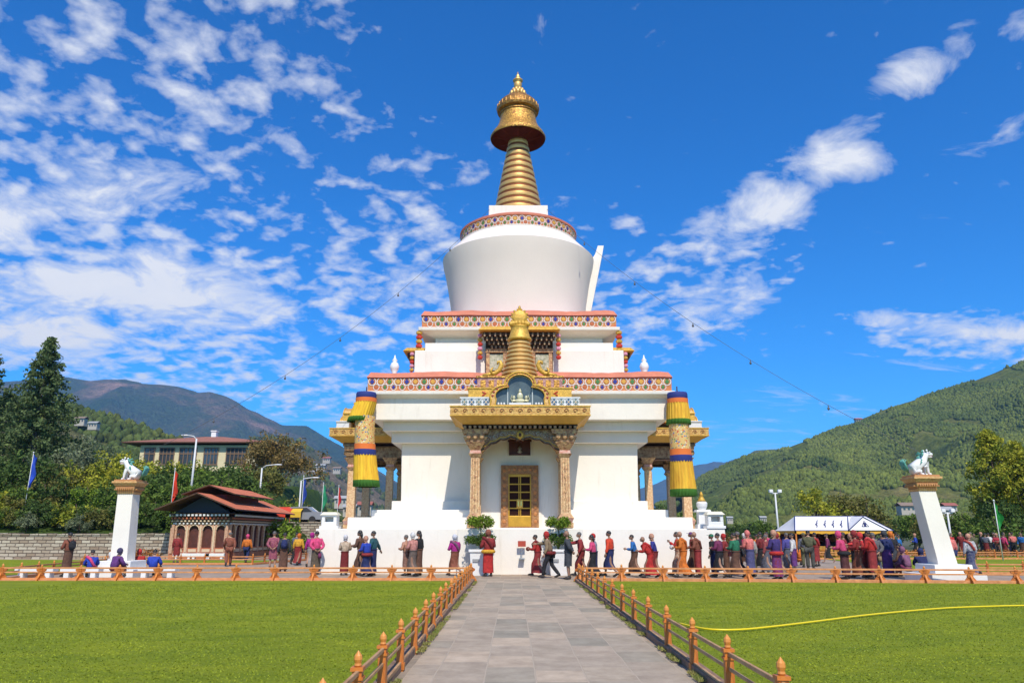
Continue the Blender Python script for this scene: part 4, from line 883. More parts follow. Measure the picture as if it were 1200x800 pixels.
for px, Y, H, W, mk, sd_, lab in ((372, 92, 4.2, 5, 'dark', 34, 'dark low tree under the blue pennant left of the chorten'), (392, 88, 3.4, 4.6, 'mid', 35, 'green low tree just left of the chorten wall'), (410, 100, 3.6, 5, 'dark', 36, 'dark low tree seen under the left banner'), (440, 105, 3.2, 5, 'olive', 35, 'olive tree seen between the left porch columns'),
        (778, 90, 5, 6, 'dark', 34, 'dark tree seen between the right porch columns'), (800, 86, 4.6, 5, 'mid', 36, 'green tree under the right banner')):
    p = at(px, 620, Y); tree('broadleaf_tree', 'round', mk, H, W, sd_, (p.x, Y, 0), lab, 'low trees behind the chorten', leaf=.15, per=95, trunk_h=.1)

# ------------------------------------------------------------------ walls
def stone_mat():
    m = mat('dry_stone', (.40, .34, .26), .9); nt = m.node_tree; b = nt.nodes['Principled BSDF']
    tc = N(nt, 'ShaderNodeTexCoord'); sp = N(nt, 'ShaderNodeSeparateXYZ'); L(nt, tc.outputs['Object'], sp.inputs[0]); cb = N(nt, 'ShaderNodeCombineXYZ'); L(nt, math_n(nt, 'ADD', sp.outputs[0], sp.outputs[1]), cb.inputs[0]); L(nt, sp.outputs[2], cb.inputs[1])
    nz = N(nt, 'ShaderNodeTexNoise'); nz.inputs['Scale'].default_value = 2.5; L(nt, cb.outputs[0], nz.inputs['Vector']); va = N(nt, 'ShaderNodeVectorMath', operation='MULTIPLY_ADD'); L(nt, nz.outputs['Color'], va.inputs[0]); va.inputs[1].default_value = (.12, .10, 0); L(nt, cb.outputs[0], va.inputs[2])
    br = N(nt, 'ShaderNodeTexBrick'); L(nt, va.outputs[0], br.inputs['Vector']); br.inputs['Scale'].default_value = 1; br.inputs['Brick Width'].default_value = .62; br.inputs['Row Height'].default_value = .22; br.inputs['Mortar Size'].default_value = .025; br.offset = .4
    br.inputs['Color1'].default_value = (.50, .44, .34, 1); br.inputs['Color2'].default_value = (.26, .19, .13, 1); br.inputs['Mortar'].default_value = (.10, .075, .055, 1); L(nt, br.outputs['Color'], b.inputs['Base Color'])
    bp = N(nt, 'ShaderNodeBump'); bp.inputs['Strength'].default_value = .8; bp.inputs['Distance'].default_value = .06; bp.invert = True; L(nt, br.outputs['Fac'], bp.inputs['Height']); L(nt, bp.outputs[0], b.inputs['Normal']); return m
STONE = stone_mat()
def stone_wall(x0, x1, Y, h, label, seed, zb=0):
    rr = random.Random(seed); m = MB(); m.box(x0, x1, Y, Y + .5, -.1, h - .12)
    x = x0
    while x < x1: w = rr.uniform(.4, .9); m.box(x, min(x1, x + w) - .02, Y - .06, Y + .55, h - .12, h + rr.uniform(-.03, .05)); x += w
    o = m.build('stone_wall', STONE, None, bevel=.02); tag(o, label, 'wall'); return o
stone_wall(-75, -19.9, 53.2, 1.72, 'long pale dry stone wall below the shrubs on the left', 1)
stone_wall(-23.5, -15.6, 68, 2.7, 'pale stone retaining wall right of the red roofed hut', 2)

# ------------------------------------------------------------------ the red-roofed hut
hut = empty('prayer_hut', (-21.6, 57.5, 0), 'red roofed timber hut with arched openings left of the chorten', 'hut')
HX, HY = 1.85, 5.5
ARCHC = mat('peach_painted_frame', (.62, .38, .25), .7, c2=(.40, .20, .12), vscale=7); HWALL = mat('hut_painted_wall', (.58, .38, .22), .8, c2=(.30, .17, .10), vscale=5, bump=.5)
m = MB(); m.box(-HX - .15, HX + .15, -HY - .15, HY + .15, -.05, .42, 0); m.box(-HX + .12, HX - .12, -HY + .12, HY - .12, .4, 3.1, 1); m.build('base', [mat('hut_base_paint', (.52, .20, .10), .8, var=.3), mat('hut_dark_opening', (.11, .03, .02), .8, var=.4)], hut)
def hut_side(n, length, M, name):
    m = MB(); p = length / n
    m.box(-length / 2, length / 2, -.02, .06, 2.28, 2.75, 0, M)
    for k in range(n + 1): x = -length / 2 + k * p; w = .13 if 0 < k < n else .22; m.box(x - w, x + w, -.06, .10, .42, 2.3, 1, M); m.box(x - .05, x + .05, -.09, -.05, .5, 2.2, 3, M)
    for k in range(n):
        cx = -length / 2 + (k + .5) * p; r = p / 2 - .12; vs = []
        for j in range(9):                     # arch spandrels
            a = math.pi * j / 8; vs.append((cx + r * math.cos(a), 1.95 + r * .95 * math.sin(a)))
        poly = [(cx + r + .02, 1.9)] + vs[:5][::1] ; 
        for j in range(8):
            (xa, za), (xb, zb) = vs[j], vs[j + 1]; m.add([(xa, -.03, za), (xb, -.03, zb), (xb, -.03, 2.32), (xa, -.03, 2.32)], [(0, 1, 2, 3)], 1, M)
        m.tube([tuple(M @ Vector((x, -.05, z))) for x, z in vs], .035, 5, 3)
        m.box(cx - r - .02, cx + r + .02, -.05, .08, .43, .78, 2, M); m.box(cx - r * .8, cx + r * .8, -.07, -.04, .5, .7, 3, M)
    for row, (z, o, s) in enumerate(((2.36, .05, .09), (2.52, .13, .10), (2.70, .22, .11), (2.90, .32, .12))):
        nn = int(length / .26); m.box(-length / 2 - o * .6, length / 2 + o * .6, -o, .05, z + s * .75, z + s * 1.3, 4, M)
        for k in range(nn): x = -length / 2 + (k + .5 + .5 * (row % 2)) * length / nn; m.box(x - s * .6, x + s * .6, -o - .09, -o + .03, z - s * .3, z + s * .72, (5, 3, 6, 5)[row], M)
    return m.build(name, [HWALL, ARCHC, mat('brick_red_panel', (.50, .13, .05), .7, var=.3), mat('cream_trim', (.66, .50, .32), .7), DWOOD, WHITEP, mat('rust_block', (.45, .12, .05), .7)], hut)
hut_side(4, 3.7, Matrix.Translation((0, -HY, 0)), 'arched_front'); hut_side(9, 11, Matrix.Translation((HX, 0, 0)) @ Matrix.Rotation(math.pi / 2, 4, 'Z'), 'arched_side')
hut_side(9, 11, Matrix.Translation((-HX, 0, 0)) @ Matrix.Rotation(-math.pi / 2, 4, 'Z'), 'arched_side')
def roof_mat(name='corrugated_red_roof', c=(.70, .22, .12), sc_=14, axis=1):
    m = mat(name, c, .9, var=.22, vscale=1.2, spec=.1); nt = m.node_tree; b = nt.nodes['Principled BSDF']; tc = N(nt, 'ShaderNodeTexCoord'); w = N(nt, 'ShaderNodeTexWave'); w.bands_direction = 'XYZ'[axis]; w.inputs['Scale'].default_value = sc_ / 6.28
    L(nt, tc.outputs['Object'], w.inputs['Vector']); bp = N(nt, 'ShaderNodeBump'); bp.inputs['Strength'].default_value = .8; bp.inputs['Distance'].default_value = .04; L(nt, w.outputs[0], bp.inputs['Height']); L(nt, bp.outputs[0], b.inputs['Normal']); return m
def gable(m, w, y0, y1, ze, zr, th, mi=0, mu=1):
    for s in (-1, 1):
        m.add([(0, y0, zr), (s * w, y0, ze), (s * w, y1, ze), (0, y1, zr), (0, y0, zr + th), (s * w, y0, ze + th), (s * w, y1, ze + th), (0, y1, zr + th)],
              [(4, 5, 6, 7) if s > 0 else (7, 6, 5, 4)], mi)
        m.add([(0, y0, zr), (s * w, y0, ze), (s * w, y1, ze), (0, y1, zr), (0, y0, zr + th), (s * w, y0, ze + th), (s * w, y1, ze + th), (0, y1, zr + th)],
              [(3, 2, 1, 0), (0, 1, 5, 4), (1, 2, 6, 5), (2, 3, 7, 6)], mu)
m = MB(); gable(m, 2.75, -HY - 1.3, HY + 1.4, 3.22, 4.30, .09); m.build('roof', [roof_mat(), DWOOD], hut)
m = MB(); gable(m, 1.9, -HY + .6, HY - 1.8, 4.32, 4.95, .08); m.box(-.9, .9, -HY + 1.6, HY - 2.6, 3.7, 4.4, 2); m.build('raised_roof', [roof_mat(), DWOOD, MAROON], hut)
for y in (-HY - .05, HY): m = MB(); m.add([(-1.9, y, 3.1), (1.9, y, 3.1), (0, y, 4.2)], [(0, 1, 2)], 0); m.build('gable_panel', mat('dark_blue_gable', (.02, .03, .05), .7), hut)
# white benches in front of the hut
for k, px in enumerate((215, 236, 253)):
    p = at(px, 645, 51.0); m = MB(); m.box(-.62, .62, -.18, .18, .22, .42); m.box(-.52, -.36, -.15, .15, 0, .22); m.box(.36, .52, -.15, .15, 0, .22)
    o = m.build('bench', WHITEP, None, loc=(p.x, 51.0, 0.02), bevel=.02); tag(o, ('leftmost', 'middle', 'rightmost')[k] + ' low white bench in front of the hut gable', 'bench', 'white benches by the hut')

# ------------------------------------------------------------------ the pale house on the bank
house = empty('house', (-44.0, 108, 9.0), 'pale two storey house with red roof among trees on the left', 'house'); house.scale.x = .86
CREAM = mat('cream_house_wall', (.72, .62, .38), .8, var=.1)
m = MB(); m.box(-9.4, 9.4, -5, 5, -2, 4.6); m.build('wall', CREAM, house)
m = MB(); m.frustum(12.0, 6.0, 4.95, 1.5, .3, 6.35, 0); m.box(-12.0, 12.0, -6.0, 6.0, 4.80, 4.95, 1); m.build('roof', [roof_mat('house_red_roof', (.36, .16, .12), 9, 0), DWOOD], house)
m = MB(); m.box(-.4, .4, -.4, .4, 5.9, 7.1); m.box(-.5, .5, -.5, .5, 7.1, 7.25); m.build('chimney', WHITEP, house)
for x, w in ((-7.8, .8), (-5.0, 1.15), (-1.6, 1.35), (2.1, 1.1), (6.2, 1.6)):
    m = MB(); m.box(x - w, x + w, -5.08, -4.98, 1.9, 4.2, 0)
    nb = int(w * 2 / .55)
    for k in range(nb + 1): xx = x - w + k * 2 * w / nb; m.box(xx - .06, xx + .06, -5.14, -5.06, 1.9, 4.2, 1)
    for z in (1.9, 3.4, 4.2): m.box(x - w - .1, x + w + .1, -5.15, -5.06, z - .07, z + .07, 1)
    m.build('window', [GLASSD, mat('brown_window_frame', (.20, .12, .07), .7)], house)
for y in (-2.5, 1.5):
    m = MB(); m.box(9.38, 9.48, y - 1.2, y + 1.2, 1.9, 4.1, 0); m.box(9.44, 9.54, y - .06, y + .06, 1.9, 4.1, 1); m.box(9.44, 9.54, y - 1.3, y + 1.3, 1.82, 1.94, 1); m.build('window', [GLASSD, mat('brown_window_frame', ())], house)
# ------------------------------------------------------------------ tiny buildings far away
def far_house(px, py, Y, w, h, roofc, label, wall=(.42, .385, .32)):
    p = at(px, py, Y); e = empty('far_house', (p.x, Y, p.z), label, 'house', 'houses scattered in the distance'); w *= .6; h *= .6; d = w * .7
    m = MB(); m.box(-w / 2, w / 2, -d / 2, d / 2, -h, h); 
    m.build('wall', mat('far_wall_%d' % int(wall[0] * 100), wall, .8), e)
    m = MB(); gable(m, d * .68, -w * .58, w * .58, h, h + w * .22, .15); o = m.build('roof', [mat('far_roof_%d' % int(roofc[0] * 100), roofc, .7)] * 2, e); o.rotation_euler.z = math.pi / 2
    m = MB(); 
    
    for k in range(3): m = MB(); m.box(-w * .36 + k * w * .3, -w * .22 + k * w * .3, -d / 2 - .06, -d / 2 + .02, h * .1, h * .6); m.build('window', GLASSD, e)
WR = (.36, .36, .35); RR = (.34, .11, .08); GG = (.14, .30, .24); BR = (.25, .18, .13)
for a in ((95, 495, 420, 9, 3.5, BR, 'small brown roofed house on the low green hill above the yellow tree'), (110, 500, 400, 8, 3, WR, 'small pale house on the low green hill'), (383, 540, 1380, 22, 8, RR, 'distant red roofed house on the brown spur'),
          (376, 549, 1300, 26, 8, WR, 'distant white roofed house on the brown spur'), (395, 552, 1280, 20, 8, BR, 'distant brown roofed house nearest the left banner'), (366, 556, 1250, 20, 7, WR, 'distant pale house low on the brown spur'),
          (400, 590, 190, 5, 2, WR, 'white house behind the chorten wall under the red pennant'), (428, 598, 170, 5, 2, RR, 'red roofed low house left of the left porch column'), (410, 600, 150, 4, 1.5, WR, 'low whitish house at the left end of the chorten'),
          (1062, 598, 250, 8, 2.4, BR, 'brown roofed house left of the right lion pillar'), (1105, 603, 260, 9, 2.4, WR, 'pale roofed house right of the right lion pillar'), (1112, 598, 300, 8, 3, RR, 'red roofed house in the trees right of the right lion pillar'), (894, 610, 300, 4, 2, WR, 'small white house left of the right street lamp'),
          (855, 610, 320, 4, 2, WR, 'small white house above the queue right of the shrine'), (1125, 545, 700, 12, 4, BR, 'lone house in the forest above the right lion'), (1006, 494, 985, 14, 5, RR, 'lone orange roofed house on the ridge of the right hill')):
    far_house(*a)

# ------------------------------------------------------------------ tent
tent = empty('marquee_tent', (*gp(978, 652).xy, 0), 'white ridge tent with dark blue piping and yellow valance on the right', 'tent'); ty = tent.location.y
TW = mat('tent_canvas', (.78, .77, .76), .8, var=.08, vscale=1.2); TBL = mat('tent_blue_piping', (.03, .04, .16), .8); TY = mat('tent_yellow_valance', (.70, .36, .03), .8)
sc_t = 3.55; m = MB(); hw, hd, ze, zr = 3.65, 2.2, 1.92, 3.0; rx0, rx1 = -2.75, 2.7
C = {'a': (-hw, -hd, ze), 'b': (hw, -hd, ze), 'c': (hw, hd, ze), 'd': (-hw, hd, ze), 'r': (rx0, 0, zr), 's': (rx1, 0, zr)}
def sag(p, q, r_, s_, n=8, dip=.10):
    vs = []; P, Q, R_, S2 = map(Vector, (p, q, r_, s_))
    for j in range(n + 1):
        for i in range(n + 1): u = i / n; v = j / n; w = (P * (1 - u) + Q * u) * (1 - v) + (R_ * (1 - u) + S2 * u) * v; w.z -= dip * math.sin(math.pi * u) * math.sin(math.pi * v); vs.append(tuple(w))
    return vs, [(j * (n + 1) + i, j * (n + 1) + i + 1, (j + 1) * (n + 1) + i + 1, (j + 1) * (n + 1) + i) for j in range(n) for i in range(n)]
for q in ((C['a'], C['b'], C['r'], C['s']), (C['c'], C['d'], C['s'], C['r']), (C['d'], C['a'], C['r'], C['r']), (C['b'], C['c'], C['s'], C['s'])): m.add(*sag(*q), 0)
m.build('canopy', TW, tent, smooth=True)
m = MB()                                      # entrance gable pushed out of the front slope
m.add(*sag((.3, -hd - .1, ze + .03), (1.6, -hd + .25, ze + .98), (.3, -hd + .3, ze + .03), (1.6, 0, zr + .02), 4, .02), 0)
m.add(*sag((1.6, -hd + .25, ze + .98), (3.2, -hd - .1, ze + .03), (1.6, 0, zr + .02), (3.2, -hd + .3, ze + .03), 4, .02), 0); m.add([(.3, -hd - .1, ze + .03), (3.2, -hd - .1, ze + .03), (1.6, -hd + .25, ze + .98)], [(0, 1, 2)], 0)
m.build('entrance_gable', TW, tent)
m = MB()
for p, q in (('a', 'r'), ('b', 's'), ('r', 's'), ('a', 'b')): m.tube([C[p], C[q]], .035, 6)
m.tube([(.3, -hd - .12, ze + .04), (1.6, -hd + .22, ze + 1.0), (3.2, -hd - .12, ze + .04)], .035, 6); m.tube([(.3, -hd - .1, ze + .05), (1.3, -.1, zr)], .03, 5)
for k in range(4):                            # printed scroll motifs on the canvas, lying on the slope
    x0 = -1.7 + k * .62
    def sl(u, v): return (u, -hd + (hd) * v, ze + (zr - ze) * v + .02 - .09 * math.sin(math.pi * (u + hw) / 7.3) * math.sin(math.pi * v) + .03)
    m.tube([sl(x0 - .1, .22), sl(x0 + .06, .36), sl(x0 + .02, .46), sl(x0 + .2, .52), sl(x0 + .34, .68), sl(x0 + .5, .74)], [.02, .04, .03, .045, .03, .015], 4)
m.tube([(1.35, -hd - .02, ze + .30), (1.6, -hd + .13, ze + .70), (1.85, -hd - .02, ze + .30), (1.35, -hd - .02, ze + .30)], .03, 4); m.box(1.52, 1.68, -hd - .02, -hd + .1, ze + .32, ze + .58)
m.build('piping_and_print', TBL, tent)
m = MB()
for (p, q) in ((C['a'], C['b']), (C['b'], C['c']), (C['a'], C['d'])):
    n = 26; P, Q = Vector(p), Vector(q)
    vs = []
    for i in range(n + 1): w = P.lerp(Q, i / n); vs += [(w.x, w.y - .02, w.z), (w.x, w.y - .02, w.z - .20 - .05 * (i % 2))]
    m.add(vs, [(2 * i, 2 * i + 2, 2 * i + 3, 2 * i + 1) for i in range(n)], 0)
m.build('valance', TY, tent)
for x in (-hw + .05, -.6, 1.0, hw - .05):
    for y in (-hd + .03, hd - .03): m = MB(); m.box(x - .05, x + .05, y - .05, y + .05, 0, ze); m.build('tent_pole', ORANGEW if y < 0 else METALW, tent)
m = MB(); m.add([(-hw + .1, hd - .1, .0), (hw - .1, hd - .1, .0), (hw - .1, hd - .1, ze - .1), (-hw + .1, hd - .1, ze - .1)], [(0, 1, 2, 3)]); m.build('back_cloth', mat('dark_red_drape', (.09, .02, .03), .9, c2=(.03, .02, .06), vscale=2, stretch=(1, 1, .1)), tent)
for k, (x, lab) in enumerate(((-1.5, 'left yellow wooden counter under the white tent'), (1.1, 'right yellow wooden counter under the white tent'))):
    m = MB(); m.box(-1.1, 1.1, -.35, .35, .72, .80); m.box(-1.05, 1.05, -.32, -.28, .1, .72); m.box(-1.05, -.97, -.3, .3, 0, .72); m.box(.97, 1.05, -.3, .3, 0, .72)
    for j in range(4): m.box(-1.05 + j * .55, -.99 + j * .55, -.345, -.32, .1, .72)
    o = m.build('counter', mat('yellow_counter', (.62, .34, .05), .6, c2=(.40, .16, .03), vscale=3), None, loc=(tent.location.x + x, ty - hd + .9, 0)); tag(o, lab, 'counter', 'counters under the tent')
# ------------------------------------------------------------------ lamps, flags
def lamp(px, pybase_Y, ztop, arm, label, head='arm', lean=0):
    p = at(px, 620, pybase_Y); z0 = bz(p.x, pybase_Y) if px < 340 else 0.0
    e = empty('street_lamp', (p.x, pybase_Y, z0), label, 'street lamp', 'street lamps round the grounds'); h = ztop - z0
    m = MB(); m.tube([(0, 0, 0), (lean, 0, h)], [.11, .07], 8); m.build('pole', METALW, e, smooth=True)
    m = MB(); m.box(-.16, .16, -.16, .16, -.1, .12) ; m.build('base', METAL, e)
    if head == 'arm':
        m = MB(); m.tube([(lean, 0, h - .05), (lean + arm * .3, 0, h + .22), (lean + arm, 0, h + .32)], .045, 6); m.build('arm', METALW, e, smooth=True)
        m = MB(); m.ellipsoid((lean + arm * 1.15, 0, h + .30), (abs(arm) * .22 + .16, .13, .07), 10, 6); m.build('lamp_head', WHITEP, e, smooth=True)
    else:
        m = MB(); m.box(lean - .45, lean + .45, -.05, .05, h - .1, h, 0); m.build('arm', METALW, e)
        for s in (-1, 1): m = MB(); m.box(lean + s * .4 - .17, lean + s * .4 + .17, -.22, .1, h, h + .28, 0); m.build('lamp_head', WHITEP, e, bevel=.03)
lamp(219, 63, at(224, 514, 63).z, -.9, 'tall pale street lamp behind the red flag, the tallest on the left')
lamp(301, 72, at(303, 548, 72).z, 1.3, 'street lamp with a curved arm above the far half of the hut roof')
lamp(349, 74, at(349, 563, 74).z, 1.2, 'short curved street lamp left of the blue pennant')
lamp(912, 70, at(910, 577, 70).z, .7, 'white twin headed street lamp left of the tent', 'twin')
lamp(1113, 66, at(1110, 600, 66).z, .5, 'small white lamp post right of the right lion pillar', 'twin')
def flag(px, pyt, pyb, Y, c, label, base=None, wind=.5):
    t = at(px, pyt, Y); b = at(px, pyb, Y); z0 = bz(t.x, Y) if px < 340 else 0.0; e = empty('flag', (t.x, Y, z0), label, 'flag', 'coloured pennants on poles')
    m = MB(); m.tube([(0, 0, 0), (0, 0, t.z - z0 + .15)], [.04, .025], 6); m.ellipsoid((0, 0, t.z - z0 + .2), (.06, .06, .08), 8, 5); m.build('pole', METALW, e, smooth=True)
    h = t.z - b.z; m = MB(); nx, nz = 6, 14; vs = []
    for j in range(nz + 1):
        for i in range(nx + 1):
            v = j / nz; u = i / nx; wv = wind * .46 * (.30 + .7 * math.sin(math.pi * min(1, .12 + v * .86)) ** .9) * u; fold = .10 * math.sin(v * 9 + u * 3)
            vs.append((wv + .03 + fold * u, .14 * math.sin(u * 9 + v * 5) * u + .05 * math.sin(v * 11), t.z - z0 - h * v * (1 + .12 * u) - .18 * u + .06 * math.sin(u * 7)))
    m.add(vs, [(j * (nx + 1) + i, j * (nx + 1) + i + 1, (j + 1) * (nx + 1) + i + 1, (j + 1) * (nx + 1) + i) for j in range(nz) for i in range(nx)]); m.build('cloth', mat('flag_cloth_%d_%d_%d' % tuple(int(x * 99) for x in c), c, .8, var=.2), e, smooth=True)
flag(39, 533, 565, 60, (.015, .07, .50), 'bright blue pennant in front of the dark conifers', wind=.9)
flag(205, 552, 586, 60, (.62, .04, .012), 'vermilion red pennant left of the tall street lamp', wind=.75)
flag(356, 560, 588, 74, (.015, .06, .36), 'dark blue pennant left of the chorten', wind=.7)
flag(379, 568, 594, 80, (.02, .28, .13), 'green pennant between the dark blue and the red one', wind=.9)
flag(397, 571, 592, 84, (.55, .03, .03), 'small red pennant left of the left banner', wind=.6)
flag(1165, 590, 616, 50, (.012, .25, .04), 'emerald green pennant at the right in front of the poplars', wind=.6)
# parked cars beyond the retaining wall
def car(px, Y, z, c, label):
    p = at(px, 620, Y); e = empty('parked_car', (p.x, Y, z), label, 'car', 'cars parked left of the chorten')
    m = MB(); P = [(-2.0, .35), (-2.05, .75), (-1.7, .88), (-1.15, .95), (-.75, 1.38), (.75, 1.42), (1.35, .98), (1.95, .9), (2.05, .6), (2.0, .35)]; m.prism(list(reversed(P)), -.8, .8); m.build('body', mat('car_paint_%d' % int(c[0] * 99), c, .3, .2), e, bevel=.05)
    m = MB(); m.prism(list(reversed([(-1.05, .98), (-.7, 1.32), (.7, 1.36), (1.2, 1.0)])), -.83, .83); m.build('window', GLASSD, e)
    for x in (-1.25, 1.25):
        for y in (-.8, .8): m = MB(); m.lathe([(.30, -.1), (.30, .1)], 14, c=(0, 0, 0), M=Matrix.Translation((x, y, .31)) @ Matrix.Rotation(math.pi / 2, 4, 'X')); m.build('wheel', mat('tyre', (.02, .02, .02), .8), e)
m = MB(); m.box(-28, -13.8, 68.2, 84, -.1, 2.66); tag(m.build('parking_terrace', PLAZAM), kind='structure')
car(352, 70.5, 2.66, (.30, .31, .33), 'silver car parked above the retaining wall, nearer the chorten'); car(338, 71.5, 2.66, (.12, .13, .15), 'dark car parked above the retaining wall, nearer the hut')
for px, c_, lb in ((333, (.60, .05, .02), 'small red awning between the hut roof and the parked cars'), (345, (.66, .42, .03), 'small yellow awning above the retaining wall')):
    p = at(px, 606, 69.5); m = MB(); m.add([(-.7, -.5, 0), (.7, -.5, 0), (.7, .5, .45), (-.7, .5, .45), (-.7, -.5, -.5), (.7, -.5, -.5)], [(0, 1, 2, 3), (4, 5, 1, 0)])
    for x in (-.65, .65): m.tube([(x, -.45, -.3), (x, -.45, 2.66 - p.z - .5)], .03, 5)
    o = m.build('awning', mat('awning_%d' % int(c_[0] * 99 + c_[1] * 9), c_, .8), None, loc=(p.x, 69.5, p.z + .5)); tag(o, lb, 'awning')
# ------------------------------------------------------------------ fences
CAPW = mat('fence_post_cap', (.72, .28, .05), .35, var=.2)
def post_mesh(h=.66, star=False):
    m = MB()
    w = .045
    m.box(-w, w, -w, w, -.03, h * .78, 0); m.box(-w - .014, w + .014, -w - .014, w + .014, h * .62, h * .66, 0); m.box(-w - .014, w + .014, -w - .014, w + .014, h * .74, h * .79, 0); m.box(-w - .012, w + .012, -w - .012, w + .012, .02, .10, 0)
    m.lathe([(.026, h * .79), (.036, h * .81), (.030, h * .84), (.041, h * .89), (.036, h * .94), (.014, h * .985), (.003, h * 1.01)], 10, 1)
    if star:
        for s in (-1, 1):                     # brackets splayed along the rail line and across it
            m.prism([(s * .04, .02), (s * .25, .02), (s * .22, .09), (s * .05, .30)][::s], -.03, .03, 0)
            m.prism([(s * .04, .50), (s * .05, .30), (s * .17, .38), (s * .18, .44)][::-s], -.028, .028, 0)
            m.prism([(s * .04, .02), (s * .25, .02), (s * .22, .09), (s * .05, .30)][::s], -.03, .03, 0, Matrix.Rotation(math.pi / 2, 4, 'Z'))
        m.box(-.09, .09, -.05, .05, .22, .36, 0)
    return m
PM = post_mesh(.65).mesh('post', [ORANGEW, CAPW]); PMS = post_mesh(.60, True).mesh('post', [ORANGEW, CAPW])
def fence(pts, pitch, label, star=False, rails=((.47, .06, .032), (.32, .05, .028), (.07, .11, .06)), railm=RAILW, s=1.0, group=None, skip=()):
    A = Vector((*pts[0], 0)); B = Vector((*pts[1], 0)); d = B - A; ln = d.length; ang = math.atan2(d.y, d.x)
    e = empty('fence', (A.x, A.y, 0), label, 'fence', group); e.rotation_euler.z = ang
    n = max(1, round(ln / pitch)); rr = random.Random(int(ln * 100))
    for k in range(n + 1):
        o = bpy.data.objects.new('post', PMS if star else PM); col.objects.link(o); o.parent = e; o.location = (k * ln / n, 0, 0); o.scale = (s, s, s * rr.uniform(.97, 1.03)); o.rotation_euler = (rr.uniform(-.02, .02), rr.uniform(-.02, .02), rr.uniform(-.05, .05))
    for z, hh, th in rails:
        m = MB(); m.box(0, ln, -th, th, (z - hh / 2) * s, (z + hh / 2) * s); m.build('rail', railm, e, bevel=.006)
    return e
TH = ((.46, .045, .016), (.31, .035, .014), (.09, .05, .02))
fence(((-1.72, 6.0), (-1.86, 28.5)), 1.45, 'long fence of turned orange posts along the left side of the path', railm=mat('brown_fence_rail', (.56, .33, .15), .6, c2=(.36, .19, .08), bump=.3), rails=TH)
fence(((1.99, 5.2), (2.10, 28.5)), 1.72, 'long fence of turned orange posts along the right side of the path', railm=mat('brown_fence_rail', ()), rails=TH)
fence(((-1.90, 28.60), (-19.25, 28.66)), 1.42, 'low star braced orange fence at the far edge of the left lawn', True)
def yr(x): return 28.6 - (x - 2.0) * .105
fence(((2.16, yr(2.16)), (23.2, yr(23.2))), 1.5, 'low star braced orange fence at the far edge of the right lawn', True)
fence(((-24.5, 43.4), (-15.0, 43.4)), 1.4, 'orange fence round the grass strip in front of the hut', False, s=.95)
fence(((-15.0, 43.4), (-13.9, 50.4)), 1.4, 'short orange fence beside the corner of the hut, running away from view', False, s=.95)
fence(((-19.3, 28.7), (-21.6, 43.2)), 1.45, 'orange fence running back from the left end of the left lawn', False, s=.95)
fence(((18.6, 33.4), (36, 31.6)), 1.5, 'orange fence behind the right lion pillar', False, s=.9)
fence(((20.5, 52.5), (46, 52.5)), 1.5, 'distant orange fence in front of the marigold bed', False, s=1.0)
for x0, x1, sg, lb in ((-1.80, -1.92, -1, 'left'), (2.04, 2.16, 1, 'right')):
    m = MB(); n = 24; rr = random.Random(5)
    for k in range(n):
        y0_, y1_ = 3 + k * 25.6 / n, 3 + (k + 1) * 25.6 / n - .012; o = (x0 + (x1 - x0) * 0, x0); m.box(x0 - .075 + rr.uniform(-.006, .006), x0 + .075, y0_, y1_, -.02, .10 + rr.uniform(-.008, .008))
    tag(m.build('kerb', KERB, None, bevel=.012), kind='structure')
m = MB(); m.box(-19.3, -1.9, 28.50, 28.75, -.02, .07); tag(m.build('kerb', RAILW, None, bevel=.01), kind='structure')
# ------------------------------------------------------------------ lion pillars
def skin_geo(pts, edges, rad, sub=1, root=0):
    me = bpy.data.meshes.new('tmp'); me.from_pydata([tuple(p) for p in pts], edges, []); o = bpy.data.objects.new('tmp', me); col.objects.link(o)
    sk = o.modifiers.new('s', 'SKIN'); sk.use_smooth_shade = True
    if sub: ss = o.modifiers.new('d', 'SUBSURF'); ss.levels = sub; ss.render_levels = sub
    for i, r in enumerate(rad): me.skin_vertices[0].data[i].radius = r if isinstance(r, tuple) else (r, r); me.skin_vertices[0].data[i].use_root = (i == root)
    dg = bpy.context.evaluated_depsgraph_get(); dg.update(); ev = o.evaluated_get(dg); em = ev.to_mesh()
    V = [tuple(v.co) for v in em.vertices]; F = [tuple(p.vertices) for p in em.polygons]; ev.to_mesh_clear(); bpy.data.objects.remove(o); bpy.data.meshes.remove(me); return V, F
